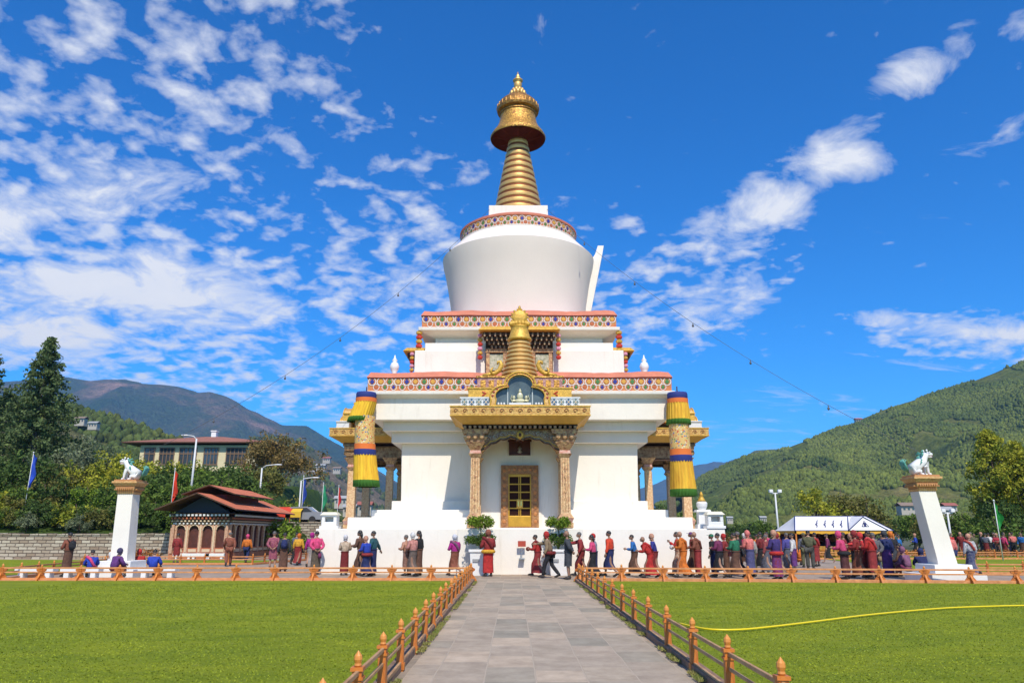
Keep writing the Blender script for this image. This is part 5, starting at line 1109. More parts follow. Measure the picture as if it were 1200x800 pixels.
def lion(loc, face, label):
    e_ = None; P = [(-.30, 0, .22), (-.12, 0, .38), (.10, 0, .52), (.22, 0, .66), (.30, 0, .78), (.36, 0, .80),    # haunch, back, chest, neck, head
         (-.22, .13, .14), (-.02, .15, .17), (-.08, .15, .05), (.08, .16, .035), (-.22, -.13, .14), (-.02, -.15, .17), (-.08, -.15, .05), (.08, -.16, .035),
         (.18, .12, .45), (.24, .13, .22), (.25, .13, .05), (.36, .13, .035), (.18, -.12, .45), (.24, -.13, .22), (.25, -.13, .05), (.36, -.13, .035)]
    E_ = [(0, 1), (1, 2), (2, 3), (3, 4), (4, 5), (0, 6), (6, 7), (7, 8), (8, 9), (0, 10), (10, 11), (11, 12), (12, 13), (2, 14), (14, 15), (15, 16), (16, 17), (2, 18), (18, 19), (19, 20), (20, 21)]
    Rr = [.20, .17, .18, .13, .135, .12, .13, .10, .06, .05, .13, .10, .06, .05, .09, .062, .05, .05, .09, .062, .05, .05]
    V, F = skin_geo(P, E_, Rr, 1, 1); m = MB(); m.add(V, F, 0)
    m.ellipsoid((.46, 0, .79), (.11, .10, .075), 10, 8, 0); m.ellipsoid((.46, 0, .70), (.09, .075, .035), 8, 6, 0); m.ellipsoid((.47, 0, .735), (.095, .07, .03), 8, 6, 2)
    for s in (-1, 1): m.ellipsoid((.43, s * .075, .87), (.04, .03, .035), 8, 6, 0); m.ellipsoid((.455, s * .085, .87), (.022, .018, .022), 6, 5, 1); m.ellipsoid((.30, s * .12, .93), (.04, .03, .05), 6, 5, 0)
    m.ellipsoid((.56, 0, .82), (.03, .04, .025), 6, 5, 1)
    b = m.build('lion_statue', [WHITEP, mat('black_detail', (.02, .02, .02), .4), mat('red_mouth', (.40, .02, .02), .4)], None, smooth=True, loc=loc); tag(b, label, 'statue', 'lion statues on the pillars'); b.rotation_euler.z = 0 if face > 0 else math.pi
    m = MB(); rr = random.Random(4)
    for k in range(18):
        a = rr.uniform(0, 6.28); t = rr.random(); c = Vector((.20 - .10 * t, 0, .84 - .42 * t)); d = Vector((-.08 + .04 * math.cos(a), .15 * math.sin(a), .10 * math.cos(a) + .02)); m.tube([c + d * .6, c + d * 1.3, c + d * 1.5 + Vector((-.05, 0, -.08))], [.036, .032, .008], 6)
    m.build('mane', TEALL, b, smooth=True)
    m = MB()
    for k in range(7):
        a = (k - 3) * .32; m.tube([(-.44, 0, .14), (-.56, .05 * (k - 3), .24 + .04 * math.cos(a)), (-.62 - .03 * math.cos(a), .07 * (k - 3) * .8, .42 + .10 * math.cos(a)), (-.56 - .05 * (k % 2), .06 * (k - 3), .52 + .10 * math.cos(a))], [.03, .042, .036, .010], 6)
    m.build('tail', TEALL, b, smooth=True); return b
TEALL = mat('teal_green_mane', (.05, .26, .20), .6, c2=(.16, .42, .36), vscale=9)
def pillar(x, y, lean, face, zc, label, llabel, s=.80):
    e = empty('lion_pillar', (x, y, 0), label, 'pillar', 'lion pillars'); h0 = zc - .60
    m = MB(); m.frustum(.98, .98, -.05, .98, .98, .30); m.build('plinth', WHITEP, e, bevel=.02)
    m = MB(); m.frustum(.70, .70, .295, .68, .68, .62); m.build('plinth_step', WHITEP, e, bevel=.02)
    m = MB(); b_, t_ = .44 * s, .40 * s; z0, z1 = .61, h0
    m.add([(-b_, -b_, z0), (b_, -b_, z0), (b_, b_, z0), (-b_, b_, z0), (lean - t_, -t_, z1), (lean + t_, -t_, z1), (lean + t_, t_, z1), (lean - t_, t_, z1)], [(0, 3, 2, 1), (4, 5, 6, 7), (0, 1, 5, 4), (1, 2, 6, 5), (2, 3, 7, 6), (3, 0, 4, 7)])
    m.build('shaft', WHITE, e, bevel=.015)
    m = MB()
    for k, (w0, w1, za, zb) in enumerate(((t_ + .01, t_ + .05, 0, .08), (t_ + .03, t_ + .03, .08, .15), (t_ + .05, t_ + .09, .15, .27), (t_ + .08, t_ + .08, .27, .33), (t_ + .11, t_ + .18, .33, .45), (t_ + .21, t_ + .21, .45, .53), (t_ + .15, t_ + .15, .53, .60))):
        m.frustum(w0, w0, h0 + za, w1, w1, h0 + zb, (0, 1, 0, 1, 0, 0, 1)[k], c=(lean, 0))
    for k in range(8):
        for M in (0, 1, 2, 3): m.box(-.38 * s + k * .108 * s - .03, -.38 * s + k * .108 * s + .03, -t_ - .17, -t_ - .1, h0 + .17, h0 + .25, 1, Matrix.Translation((lean, 0, 0)) @ Matrix.Rotation(M * math.pi / 2, 4, 'Z'))
    m.build('capital', [mat('tan_painted_capital', (.74, .46, .19), .6, c2=(.56, .28, .10), vscale=9, bump=.5), mat('capital_trim', (.48, .22, .08), .6)], e, bevel=.008)
    lion((x + lean, y, zc), face, llabel)
pillar(15.56, 28.55, -.38, 1, 3.84, 'tapering white pillar leaning left, on the right beside the queue', 'white lion statue with teal mane on the right pillar, facing right')
pillar(-16.65, 32.2, -.08, -1, 3.92, 'tapering white pillar on the left in front of the bank', 'white lion statue with green mane on the left pillar, facing left')
# ------------------------------------------------------------------ cables with bulbs, hose
def cable(a, b, dip, label, nb, seed):
    A, B = Vector(a), Vector(b); pts = []; n = 40
    for i in range(n + 1): t = i / n; p = A.lerp(B, t); p.z -= dip * 4 * t * (1 - t); pts.append(p)
    e = empty('light_cable', A, label, 'cable', 'cables of small bulbs strung from the chorten'); m = MB(); m.tube([p - A for p in pts], .0095, 5); m.build('wire', mat('cable_black', (.07, .07, .08), .6), e)
    for k in range(nb): p = pts[int((k + 1) * n / (nb + 1))] - A; m = MB(); m.tube([p, p - Vector((0, 0, .10))], .02, 6); m.ellipsoid(p - Vector((0, 0, .15)), (.055, .055, .07), 8, 6); m.build('bulb', mat('bulb_dark', (.10, .10, .11), .3), e, smooth=True)
cable((1.7, 41.3, 20.7), (15.3, 28.55, 4.7), 1.0, 'thin bulb cable running down from the spire to the right lion', 5, 1)
cable((-1.7, 41.3, 20.7), (-16.7, 32.2, 4.8), 1.3, 'thin bulb cable running down from the spire to the left lion', 5, 2)
hp = [(796, 731), (812, 735), (835, 738.5), (868, 738.5), (905, 735), (955, 729), (1010, 722), (1060, 717), (1110, 713), (1160, 711), (1215, 710), (1270, 712)]
m = MB(); pl = [gp(px, py, .05) for px, py in hp]; q = []
for i in range(len(pl) - 1):
    for k in range(4): t = k / 4; p0, p1, p2, p3 = pl[max(0, i - 1)], pl[i], pl[i + 1], pl[min(len(pl) - 1, i + 2)]; q.append(.5 * ((2 * p1) + (p2 - p0) * t + (2 * p0 - 5 * p1 + 4 * p2 - p3) * t * t + (3 * p1 - p0 - 3 * p2 + p3) * t ** 3))
m.tube([p + Vector((0, 0, .02)) for p in q], .018, 8); tag(m.build('hose', mat('yellow_hose', (.78, .60, .01), .4), None, smooth=True), 'long yellow garden hose lying across the right lawn', 'hose')
# ------------------------------------------------------------------ potted shrubs, sign, little shrines on the plinth
for x, lb in ((-1.72, 'two tier clipped shrub in a white planter left of the door'), (1.62, 'two tier clipped shrub in a white planter right of the door')):
    e = empty('potted_shrub', (x, 32.75, 0), lb, 'plant', 'potted shrubs flanking the door')
    m = MB(); m.frustum(.36, .36, 0, .42, .42, .95, 0); m.box(-.47, .47, -.47, .47, .95, 1.06, 0); m.box(-.30, -.02, -.435, -.41, .55, .68, 1); m.build('planter', [WHITEP, mat('grey_plate', (.3, .3, .3), .5)], e, bevel=.02)
    m = MB(); m.tube([(0, 0, 1.0), (.03, 0, 1.6), (0, .02, 2.3)], [.045, .03, .02], 6); m.build('stem', BARK, e)
    for z, r, sd_ in ((1.45, .54, 1), (2.16, .55, 2)):
        cl = []; rr = random.Random(sd_ + int(x * 10))
        for k in range(38): a = rr.uniform(0, 6.28); q_ = r * math.sqrt(rr.random()); cl.append((q_ * math.cos(a), q_ * math.sin(a), z + rr.uniform(-.2, .24) * (1.4 - q_ / r), .18))
        meshobj('foliage', leaves_mesh('foliage', cl, 1500, .045, LF['mid'] if sd_ == 1 else LF['bright'], sd_, .8), e)
e = empty('sign', (-.09 + .15, 33.2, 0), 'small red notice board on a thin stand left of the walking monk', 'sign')
m = MB(); m.box(-.17, .17, -.02, .02, 1.16, 1.40, 0); m.build('board', mat('notice_red', (.45, .06, .03), .6, var=.2), e); m = MB(); m.tube([(0, 0, .7), (0, 0, 1.12)], .02, 6); m.box(-.12, .12, -.03, .27, .64, .68); m.build('stand', METAL, e)
def little_shrine(x, y, z, kind, label):
    e = empty('little_shrine', (x, y, z), label, 'shrine', 'little white shrines on the plinth corners')
    if kind == 'box':
        m = MB(); m.box(-.42, .42, -.35, .35, 0, .12); m.box(-.34, .34, -.3, .3, .12, .30); 
        for xx in (-.27, .27): m.box(xx - .07, xx + .07, -.3, .3, .3, .52)
        m.box(-.3, .3, .1, .3, .3, .52); m.box(-.34, .34, -.3, .3, .52, .6); m.build('housing', WHITEP, e, bevel=.015)
        m = MB(); m.frustum(.42, .38, .6, .30, .26, .74); m.build('roof', mat('cream_cap', (.66, .62, .5), .7), e, bevel=.01)
    else:
        m = MB(); m.frustum(.32, .32, 0, .30, .30, .2); m.frustum(.24, .24, .2, .22, .22, .75); m.frustum(.34, .34, .75, .30, .30, .85); m.lathe([(.16, .85), (.24, 1.0), (.26, 1.15), (.20, 1.22), (.1, 1.24)], 14); m.build('stupa_body', WHITEP, e, bevel=.01)
        m = MB(); m.lathe([(.20, 1.23), (.15, 1.32), (.07, 1.5), (.10, 1.53), (.02, 1.68)], 12); m.build('finial', GOLDP, e, smooth=True)
little_shrine(-8.72, 35.0, 1.92, 'box', 'small white lantern box on the left corner of the white plinth')
little_shrine(8.45, 35.2, 1.92, 'stupa', 'small white stupa with gold finial on the right corner of the plinth')
little_shrine(8.72, 34.25, 1.92, 'box', 'small white lantern box with an opening on the right corner of the plinth')
for k, (px, lb) in enumerate(((43, 'white low bench behind the left end of the lawn fence'), (96, 'short white bench just left of the seated figure in blue and red'), (176, 'white low bench right of the left lion pillar'))):
    p = at(px, 668, 30.2); m = MB(); m.box(-.75, .75, -.2, .2, .26, .40); m.box(-.62, -.42, -.16, .16, 0, .26); m.box(.42, .62, -.16, .16, 0, .26); tag(m.build('bench', WHITEP, None, loc=(p.x, 30.2 if k < 2 else 30.9, 0), bevel=.02), lb, 'bench', 'white benches behind the lawn fence')
# marigold bed and hedge far right
cl = [(20.5 + rnd.random() * 27, 54 + rnd.random() * 2.0, .35, .30) for _ in range(260)]
tag(meshobj('flower_bed', leaves_mesh('flower_bed', cl, 420, .05, leaf_mat('marigold', (.62, .17, .03), (.16, .14, .03), .4), 9)), 'bed of orange marigolds behind the distant orange fence at right', 'flowers', None, 'stuff')
cl = [(-23.8 + rnd.random() * 2.5, 45 + rnd.random() * .5, .5, .4) for _ in range(26)]
tag(meshobj('flower_bed', leaves_mesh('flower_bed', cl, 420, .05, MATS['marigold'], 9)), 'clump of orange flowers in front of the stone wall at left', 'flowers', None, 'stuff')

# ------------------------------------------------------------------ people
SKINS = [mat('skin_tan', (.36, .20, .13), .6), mat('skin_brown', (.27, .145, .09), .6)]; EYE = mat('eye_dark', (.02, .015, .015), .4); HAIR = mat('black_hair', (.015, .013, .013), .5); GREYH = mat('grey_hair', (.10, .095, .09), .6); SHOE = mat('dark_shoe', (.03, .025, .022), .5)
def cloth(c, pat=None): return mat('cloth_%d_%d_%d_%s' % (int(c[0] * 99), int(c[1] * 99), int(c[2] * 99), 'p' if pat else ''), c, .85, c2=pat if pat else tuple(x * .55 for x in c), vscale=16 if pat else 9, bump=.5, bscale=9)
def joints(legs, arms, lean):
    J = {}; sit = legs == 'sit'; pz = .30 if sit else .90; t = Vector((0, math.sin(R(lean)), math.cos(R(lean)))); P = Vector((0, 0, pz)); J['pel'] = P; J['sp'] = P + t * .20; J['ch'] = P + t * .40; J['nk'] = P + t * .54; J['hb'] = J['nk'] + t * .07 + Vector((0, .01, 0)); J['hd'] = J['nk'] + t * .06 + Vector((0, .02, .11))
    for s, n in ((-1, 'l'), (1, 'r')):
        J['hip' + n] = P + Vector((s * .095, 0, -.03)); sh = J['ch'] + t * .06 + Vector((s * .17, 0, 0)); J['sh' + n] = sh
        if legs == 'stand': k, a, to = Vector((s * .10, .015, .49)), Vector((s * .10, -.02, .08)), Vector((s * .12, .12, .035))
        elif legs in ('walkA', 'walkB'):
            f = s if legs == 'walkA' else -s
            if f > 0: k, a, to = Vector((s * .09, .19, .51)), Vector((s * .09, .26, .09)), Vector((s * .10, .40, .05))
            else: k, a, to = Vector((s * .09, -.03, .48)), Vector((s * .09, -.30, .14)), Vector((s * .10, -.18, .04))
        else: k, a, to = Vector((s * .14, .40, .42)), Vector((s * .12, .42, .08)), Vector((s * .13, .55, .04))
        J['kn' + n], J['an' + n], J['to' + n] = k, a, to
        if arms == 'down': e, w = sh + Vector((s * .06, -.02, -.27)), sh + Vector((s * .08, .06, -.50))
        elif arms == 'swing': f = s if legs != 'walkA' else -s; e, w = sh + Vector((s * .06, .10 * f - .03, -.25)), sh + Vector((s * .05, .26 * f + .04, -.44))
        elif arms == 'front': e, w = sh + Vector((s * .07, .04, -.27)), sh + Vector((-s * .06, .27, -.24))
        elif arms == 'pray': e, w = sh + Vector((s * .06, .12, -.22)), sh + Vector((-s * .13, .30, -.04))
        elif arms == 'back': e, w = sh + Vector((s * .09, -.10, -.25)), sh + Vector((-s * .08, -.19, -.40))
        elif arms == 'reach': e, w = (sh + Vector((.16, -.06, -.22)), sh + Vector((.30, -.10, -.40))) if s > 0 else (sh + Vector((-.06, .05, -.27)), sh + Vector((-.05, .14, -.46)))
        elif arms == 'point': e, w = (sh + Vector((s * .05, .24, -.08)), sh + Vector((s * .04, .48, -.10))) if s > 0 else (sh + Vector((-.06, -.02, -.27)), sh + Vector((-.07, .08, -.48)))
        elif arms == 'lap': e, w = sh + Vector((s * .08, .08, -.24)), sh + Vector((-s * .04, .30, -.27))
        J['el' + n], J['wr' + n] = e, w
    return J
CACHE = {}
def body_mesh(key):
    if ('b', key) in CACHE: return CACHE['b', key]
    J = joints(*key); names = ['pel', 'sp', 'ch', 'nk', 'hb'] + [a + n for n in 'lr' for a in ('hip', 'kn', 'an', 'to', 'sh', 'el', 'wr')]; ix = {n: i for i, n in enumerate(names)}
    E_ = [('pel', 'sp'), ('sp', 'ch'), ('ch', 'nk'), ('nk', 'hb')]; 
    for n in 'lr': E_ += [('pel', 'hip' + n), ('hip' + n, 'kn' + n), ('kn' + n, 'an' + n), ('an' + n, 'to' + n), ('ch', 'sh' + n), ('sh' + n, 'el' + n), ('el' + n, 'wr' + n)]
    rd = {'pel': (.14, .11), 'sp': (.125, .10), 'ch': (.15, .11), 'nk': .052, 'hb': .05, 'hip': .085, 'kn': .058, 'an': .04, 'to': .035, 'sh': .058, 'el': .042, 'wr': .028}
    V, F = skin_geo([J[n] for n in names], [(ix[a], ix[b]) for a, b in E_], [rd[n] if n in rd else rd[n[:-1]] for n in names], 1)
    m = MB(); m.add(V, F, 0); h = J['hd']
    m.ellipsoid(h, (.076, .092, .112), 14, 10, 0); m.ellipsoid(h + Vector((0, .06, -.055)), (.048, .045, .045), 8, 6, 0); m.ellipsoid(h + Vector((0, .096, -.012)), (.014, .02, .026), 6, 5, 0); m.tube([h + Vector((-.024, .093, -.052)), h + Vector((0, .101, -.054)), h + Vector((.024, .093, -.052))], .006, 4, 1)
    for s in (-1, 1): m.ellipsoid(h + Vector((s * .077, 0, -.008)), (.012, .02, .03), 6, 5, 0); m.ellipsoid(h + Vector((s * .030, .083, .012)), (.012, .010, .008), 6, 5, 1)
    for n, s in (('l', -1), ('r', 1)):            # hands: palm, four unequal bent fingers, thumb off the side of the palm
        w = J['wr' + n]; d = (w - J['el' + n]).normalized(); sd_ = d.orthogonal().normalized(); up = d.cross(Vector((s, 0, 0))); up = up.normalized() if up.length > .1 else Vector((0, 1, 0)); sd_ = d.cross(up).normalized()
        pc = w + d * .045; m.tube([w - d * .01, pc, w + d * .085], [.026, .036, .032], 8)
        for k, ll in enumerate((.062, .075, .070, .052)): b0 = w + d * .08 + up * ((k - 1.5) * .017); m.tube([b0, b0 + d * ll * .5, b0 + d * ll * .85 + sd_ * .018, b0 + d * ll + sd_ * .034], [.010, .009, .008, .006], 5)
        b0 = w + d * .035 + up * -.030; m.tube([b0, b0 + d * .03 - up * .022, b0 + d * .058 - up * .024 + sd_ * .01], [.012, .011, .007], 5)
    me = m.mesh('person', [SKINS[0], EYE], True); CACHE['b', key] = me; return me
def garment(kind, key):
    if (kind, key) in CACHE: return CACHE[kind, key]
    J = joints(*key); sit = key[0] == 'sit'; m = MB(); P0 = J['pel']
    if kind == 'jacket':
        tor = J['sp'] - P0; names = ['lo', 'sp', 'ch', 'nk'] + [a + n for n in 'lr' for a in ('sh', 'el', 'wr')]; J['lo'] = P0 + Vector((0, 0, .02))
        Jw = dict(J); Jw['nk'] = J['ch'].lerp(J['nk'], .62)
        for n in 'lr': Jw['wr' + n] = J['el' + n].lerp(J['wr' + n], .93)
        ix = {n: i for i, n in enumerate(names)}; E_ = [('lo', 'sp'), ('sp', 'ch'), ('ch', 'nk')]
        for n in 'lr': E_ += [('ch', 'sh' + n), ('sh' + n, 'el' + n), ('el' + n, 'wr' + n)]
        rd = {'lo': (.185, .155), 'sp': (.175, .145), 'ch': (.185, .145), 'nk': (.10, .09), 'sh': .088, 'el': .072, 'wr': .058}
        V, F = skin_geo([Jw[n] for n in names], [(ix[a], ix[b]) for a, b in E_], [rd[n] if n in rd else rd[n[:-1]] for n in names], 1); rr = random.Random(3)
        V = [(x + .006 * math.sin(z * 60 + x * 20), y + .007 * math.sin(z * 55 + x * 30), z) for x, y, z in V]; m.add(V, F)
        m.tube([Jw['nk'] + Vector((.075 * math.cos(a), .065 * math.sin(a), .02)) for a in np.linspace(0, 2 * math.pi, 13)], .022, 5)
    elif kind == 'trousers':
        names = ['pel'] + [a + n for n in 'lr' for a in ('hip', 'kn', 'an')]; ix = {n: i for i, n in enumerate(names)}; E_ = []
        for n in 'lr': E_ += [('pel', 'hip' + n), ('hip' + n, 'kn' + n), ('kn' + n, 'an' + n)]
        rd = {'pel': (.165, .135), 'hip': .115, 'kn': .085, 'an': .07}; V, F = skin_geo([J[n] for n in names], [(ix[a], ix[b]) for a, b in E_], [rd[n] if n in rd else rd[n[:-1]] for n in names], 1); m.add(V, F)
    else:                                          # skirts: 'long' to the ankle, 'knee' to just under the knee
        if sit:
            kz = (J['knl'] + J['knr']) / 2; az = (J['anl'] + J['anr']) / 2
            V, F = skin_geo([P0 + Vector((0, 0, .08)), P0, P0.lerp(kz, .5) + Vector((0, 0, .02)), kz, kz.lerp(az, .85 if kind == 'long' else .3)], [(0, 1), (1, 2), (2, 3), (3, 4)], [(.18, .15), (.20, .15), (.22, .12), (.22, .12), (.20, .11)], 1); m.add(V, F)
        else:
            hem = {'long': .13, 'calf': .27}.get(kind, .46); n = 28; ns = 9; vs = []
            def leg(nm, z):
                k, a, h = J['kn' + nm], J['an' + nm], J['hip' + nm]
                return h.lerp(k, min(1, max(0, (h.z - z) / (h.z - k.z)))) if z > k.z else k.lerp(a, min(1, (k.z - z) / (k.z - a.z)))
            sw_ = .9 if kind == 'calf' else .84
            for j in range(ns + 1):
                t = j / ns; z = (P0.z + .12) * (1 - t) + hem * t; l, r = leg('l', z), leg('r', z); cx, cy = (l.x + r.x) / 2, (l.y + r.y) / 2; hx = abs(l.x - r.x) / 2 + .075 + .012 * t; hy = abs(l.y - r.y) / 2 * (1 - .25 * t) + .085 + .012 * t
                if t < .15: hx, hy = .165, .14
                hx = max(hx, .158); hy = max(hy, .135)
                for k in range(n): a = 2 * math.pi * k / n; f = 1 + .05 * t * math.sin(a * 7 + 1.0) + .02 * math.sin(a * 13); vs.append((cx + hx * f * math.cos(a), cy + hy * f * math.sin(a), z + (.012 * math.sin(a * 5) if j == ns else 0)))
            m.add(vs, [(j * n + (k + 1) % n, j * n + k, (j + 1) * n + k, (j + 1) * n + (k + 1) % n) for j in range(ns) for k in range(n)])
            m.tube([(.172 * math.cos(a), .148 * math.sin(a), P0.z + .10) for a in np.linspace(0, 2 * math.pi, 17)], .02, 5)
    me = m.mesh(kind, cloth((.3, .3, .3)), True); CACHE[kind, key] = me; return me
def extra(kind, key):
    if (kind, key) in CACHE: return CACHE[kind, key]
    J = joints(*key); h = J['hd']; m = MB()
    if kind in ('hair', 'headscarf', 'hood', 'cap', 'longhair'):
        o = {'hair': (.083, .098, .10), 'longhair': (.088, .10, .115), 'headscarf': (.10, .112, .13), 'hood': (.108, .118, .14), 'cap': (.088, .102, .09)}[kind]
        n, mm = 14, 8; vs = []
        for j in range(mm + 1):
            t = (math.pi * .56 if kind not in ('headscarf', 'hood') else math.pi * .72) * j / mm
            for k in range(n):
                a = 2 * math.pi * k / n; fr = max(0, math.sin(a)); tt = t * (1 - .42 * fr ** 2)
                vs.append((h.x + o[0] * math.sin(tt) * math.cos(a), h.y - .008 + o[1] * math.sin(tt) * math.sin(a), h.z + .012 + o[2] * math.cos(tt)))
        m.add(vs, [(j * n + k, j * n + (k + 1) % n, (j + 1) * n + (k + 1) % n, (j + 1) * n + k) for j in range(mm) for k in range(n)])
        if kind == 'longhair': m.tube([h + Vector((0, -.05, .02)), h + Vector((0, -.085, -.08)), h + Vector((0, -.10, -.24))], [.06, .055, .02], 8)
        if kind == 'cap': m.box(h.x - .06, h.x + .06, h.y + .07, h.y + .16, h.z + .045, h.z + .06)
        if kind in ('headscarf', 'hood'): m.tube([h + Vector((.07, 0, -.10)), h + Vector((0, -.075, -.12)), h + Vector((-.07, 0, -.10)), h + Vector((0, .05, -.13)), h + Vector((.07, 0, -.10))], .032, 6)
    elif kind == 'sunhat': m.lathe([(.17, .045), (.16, .055), (.10, .062), (.092, .10), (.08, .135), (.03, .15)], 18, c=tuple(h)); 
    elif kind == 'backpack':
        c = J['sp'].lerp(J['ch'], .55) + Vector((0, -.20, 0)); m.ellipsoid(c, (.14, .10, .20), 12, 8); m.ellipsoid(c + Vector((0, -.07, -.06)), (.10, .05, .09), 8, 6)
        for s in (-1, 1): m.tube([c + Vector((s * .09, .06, .13)), J['sh' + 'lr'[s > 0]] + Vector((-s * .05, -.02, .09)), J['ch'] + Vector((s * .10, .14, -.02)), c + Vector((s * .12, .16, -.14))], .018, 5)
    elif kind == 'bag':
        w = J['wrr']; m.tube([w + Vector((0, 0, -.02)), w + Vector((.0, -.05, -.14))], .012, 5); m.tube([w + Vector((0, 0, -.02)), w + Vector((.0, .05, -.14))], .012, 5); m.box(w.x - .05, w.x + .05, w.y - .10, w.y + .10, w.z - .33, w.z - .13)
    elif kind == 'bundle': c = (J['wrl'] + J['wrr']) / 2 + Vector((0, .08, .0)); m.ellipsoid(c, (.12, .09, .09), 10, 8)
    elif kind == 'sash':                           # shawl wound over the left shoulder
        a, b, c = J['shl'], J['ch'], J['sp']; m.tube([a + Vector((-.02, -.03, .08)), b + Vector((-.05, .15, .02)), c + Vector((.10, .16, -.02)), c + Vector((.17, .0, -.08)), c + Vector((.08, -.15, -.02)), b + Vector((-.06, -.15, .04)), a + Vector((-.02, -.03, .08))], [.06, .055, .05, .05, .05, .055, .06], 8)
    elif kind == 'waistcloth':
        c = J['pel']; m.tube([(c.x + .185 * math.cos(a), c.y + .16 * math.sin(a), c.z + .02) for a in np.linspace(0, 2 * math.pi, 17)], .075, 6)
    elif kind in ('shoel', 'shoer'):
        n = kind[-1]; a, t = J['an' + n], J['to' + n]; m.tube([a + Vector((0, -.06, -.035)), a + Vector((0, .0, -.02)), t + Vector((0, -.02, .01)), t + Vector((0, .05, 0))], [.038, .05, .042, .025], 8)
        if True: m.tube([a + Vector((0, 0, -.02)), a + Vector((0, 0, .06))], [.045, .043], 8)
    me = m.mesh(kind, HAIR, True); CACHE[kind, key] = me; return me
def child(name, me, mtl, parent):
    o = bpy.data.objects.new(name, me); col.objects.link(o); o.parent = parent; o.material_slots[0].link = 'OBJECT'; o.material_slots[0].material = mtl; return o
np_ = 0
def person(px, Y, face, legs, arms, lean, top, bot, head, label, group, s=1.0, ex=(), z=0.0, shoes=True):
    global np_; np_ += 1
    key = (legs, arms, lean); p = at(px, 640, Y); me = body_mesh(key)
    b = bpy.data.objects.new('person', me); col.objects.link(b); b.location = (p.x + (.26 if px > 830 else .10) * math.sin(np_ * 3.3), Y + .25 * math.sin(np_ * 1.9) * (1 if 33.5 < Y < 50 else 0), z + (.02 if legs == 'sit' else .012)); b.rotation_euler.z = R(face); s *= 1 + .035 * math.sin(np_ * 2.7); b.scale = (s * (1.09 + .07 * math.sin(np_ * 5)), s * 1.04, s)
    b.material_slots[0].link = 'OBJECT'; b.material_slots[0].material = SKINS[np_ % 2]; tag(b, label, 'person', group)
    if top: child('jacket', garment('jacket', key), cloth(*top) if isinstance(top[0], tuple) else cloth(top), b)
    kind, c = bot; child({'long': 'skirt', 'calf': 'skirt', 'knee': 'robe_skirt', 'trousers': 'trousers'}[kind], garment(kind, key), cloth(*c) if isinstance(c[0], tuple) else cloth(c), b)
    if head: 
        hk, hc = head; child({'longhair': 'hair'}.get(hk, hk), extra(hk, key), HAIR if hc is None else (GREYH if hc == 'grey' else cloth(hc)), b)
    for k, c in ex: child({'bag': 'hand_bag'}.get(k, k), extra(k, key), cloth(c), b)
    if shoes:
        for n in 'lr': child('shoe', extra('shoe' + n, key), SHOE, b)
    return b
Rd = (.50, .025, .02); Mr = (.20, .018, .018); Mr2 = (.30, .03, .03); Pk = (.66, .05, .16); Hp = (.72, .07, .20); Or = (.70, .18, .02); Ye = (.72, .38, .03); Bl = (.02, .06, .45); Lb = (.02, .16, .48); Nv = (.015, .025, .11); Gy = (.05, .055, .065); Bk = (.015, .015, .018); Br = (.14, .065, .04); Rb = (.26, .08, .045); Cr = (.55, .42, .30); Wh = (.72, .70, .68); Vi = (.14, .04, .20); Pu = (.20, .03, .10); Tl = (.02, .10, .12); Gr = (.02, .18, .09); Sal = (.74, .20, .17); Pc = (.58, .30, .20); Ol = (.12, .12, .06); Mv = (.25, .10, .18); Mg = (.45, .02, .25); Gb = (.13, .14, .18); Tn = (.27, .19, .11)
GA = 'pilgrims on the paving left of the chorten'; GB_ = 'pilgrims walking along the front wall'; GC = 'pilgrims crowding right of the chorten'; GD = 'people resting round the left pillar'; GE = 'people beyond the far orange fence'; GF = 'people near the tent'
P_ = person
# left, resting
P_(82, 31.4, 60, 'stand', 'front', 4, Rb, ('long', Br), ('hair', None), 'man in brown standing with a dark backpack, leftmost adult on the paving', GD, 1.0, (('backpack', Bk),))
P_(109, 30.9, 30, 'sit', 'lap', 8, Bl, ('long', Mr), ('hair', None), 'seated person in bright blue with a red collar, left of the pillar', GD, .98, (('sash', Hp),))
P_(137, 30.9, -30, 'sit', 'lap', 18, Vi, ('long', Mr), ('headscarf', (.06, .05, .12)), 'hunched seated person in dark violet just left of the lion pillar', GD, .98)
P_(180, 31.6, 0, 'sit', 'lap', 6, Bl, ('long', Br), ('hair', None), 'seated person in plain royal blue right of the left lion pillar', GD, .98)
P_(168, 33.0, 40, 'sit', 'lap', 20, Rd, ('long', Rd), ('headscarf', Rd), 'bent red clad figure half hidden right of the left lion pillar', GD, .92)
P_(127, 31.9, -60, 'sit', 'lap', 6, Wh, ('long', Gb), ('headscarf', Wh), 'seated person in white between the blue and the violet one', GD, .86)
# left plaza
P_(208, 45, 0, 'stand', 'down', 0, Mr2, ('knee', Mr2), ('hair', None), 'small figure in dark red robe left of the hut', GA)
P_(266, 41.5, 20, 'walkA', 'swing', 3, Rb, ('trousers', Rb), ('cap', 'grey'), 'man in rust brown jacket and trousers in front of the hut corner', GA, 1.02)
P_(293, 46, 0, 'walkB', 'down', 0, Or, ('trousers', Nv), ('headscarf', Hp), 'walker in bright orange jacket and pink headscarf by the hut', GA, .98)
P_(318, 38, 10, 'stand', 'back', 0, (Pu, (.35, .12, .12)), ('knee', (Pu, (.35, .12, .12))), ('hair', 'grey'), 'man in plum checked knee length robe and dark socks', GA, 1.02)
P_(334, 34.4, 15, 'stand', 'down', 0, Gy, ('long', Br), ('hair', None), 'person in charcoal jacket and long brown skirt, first before the pink group', GA, 1.05, (('backpack', Nv),))
P_(346, 44, -10, 'walkA', 'swing', 0, Gb, ('trousers', Bk), ('hair', None), 'person in grey blue half hidden behind the charcoal jacket', GA)
P_(352, 43, -5, 'walkB', 'down', 4, Ye, ('long', Mr2), ('headscarf', Or), 'walker in yellow jacket and dark red skirt', GA)
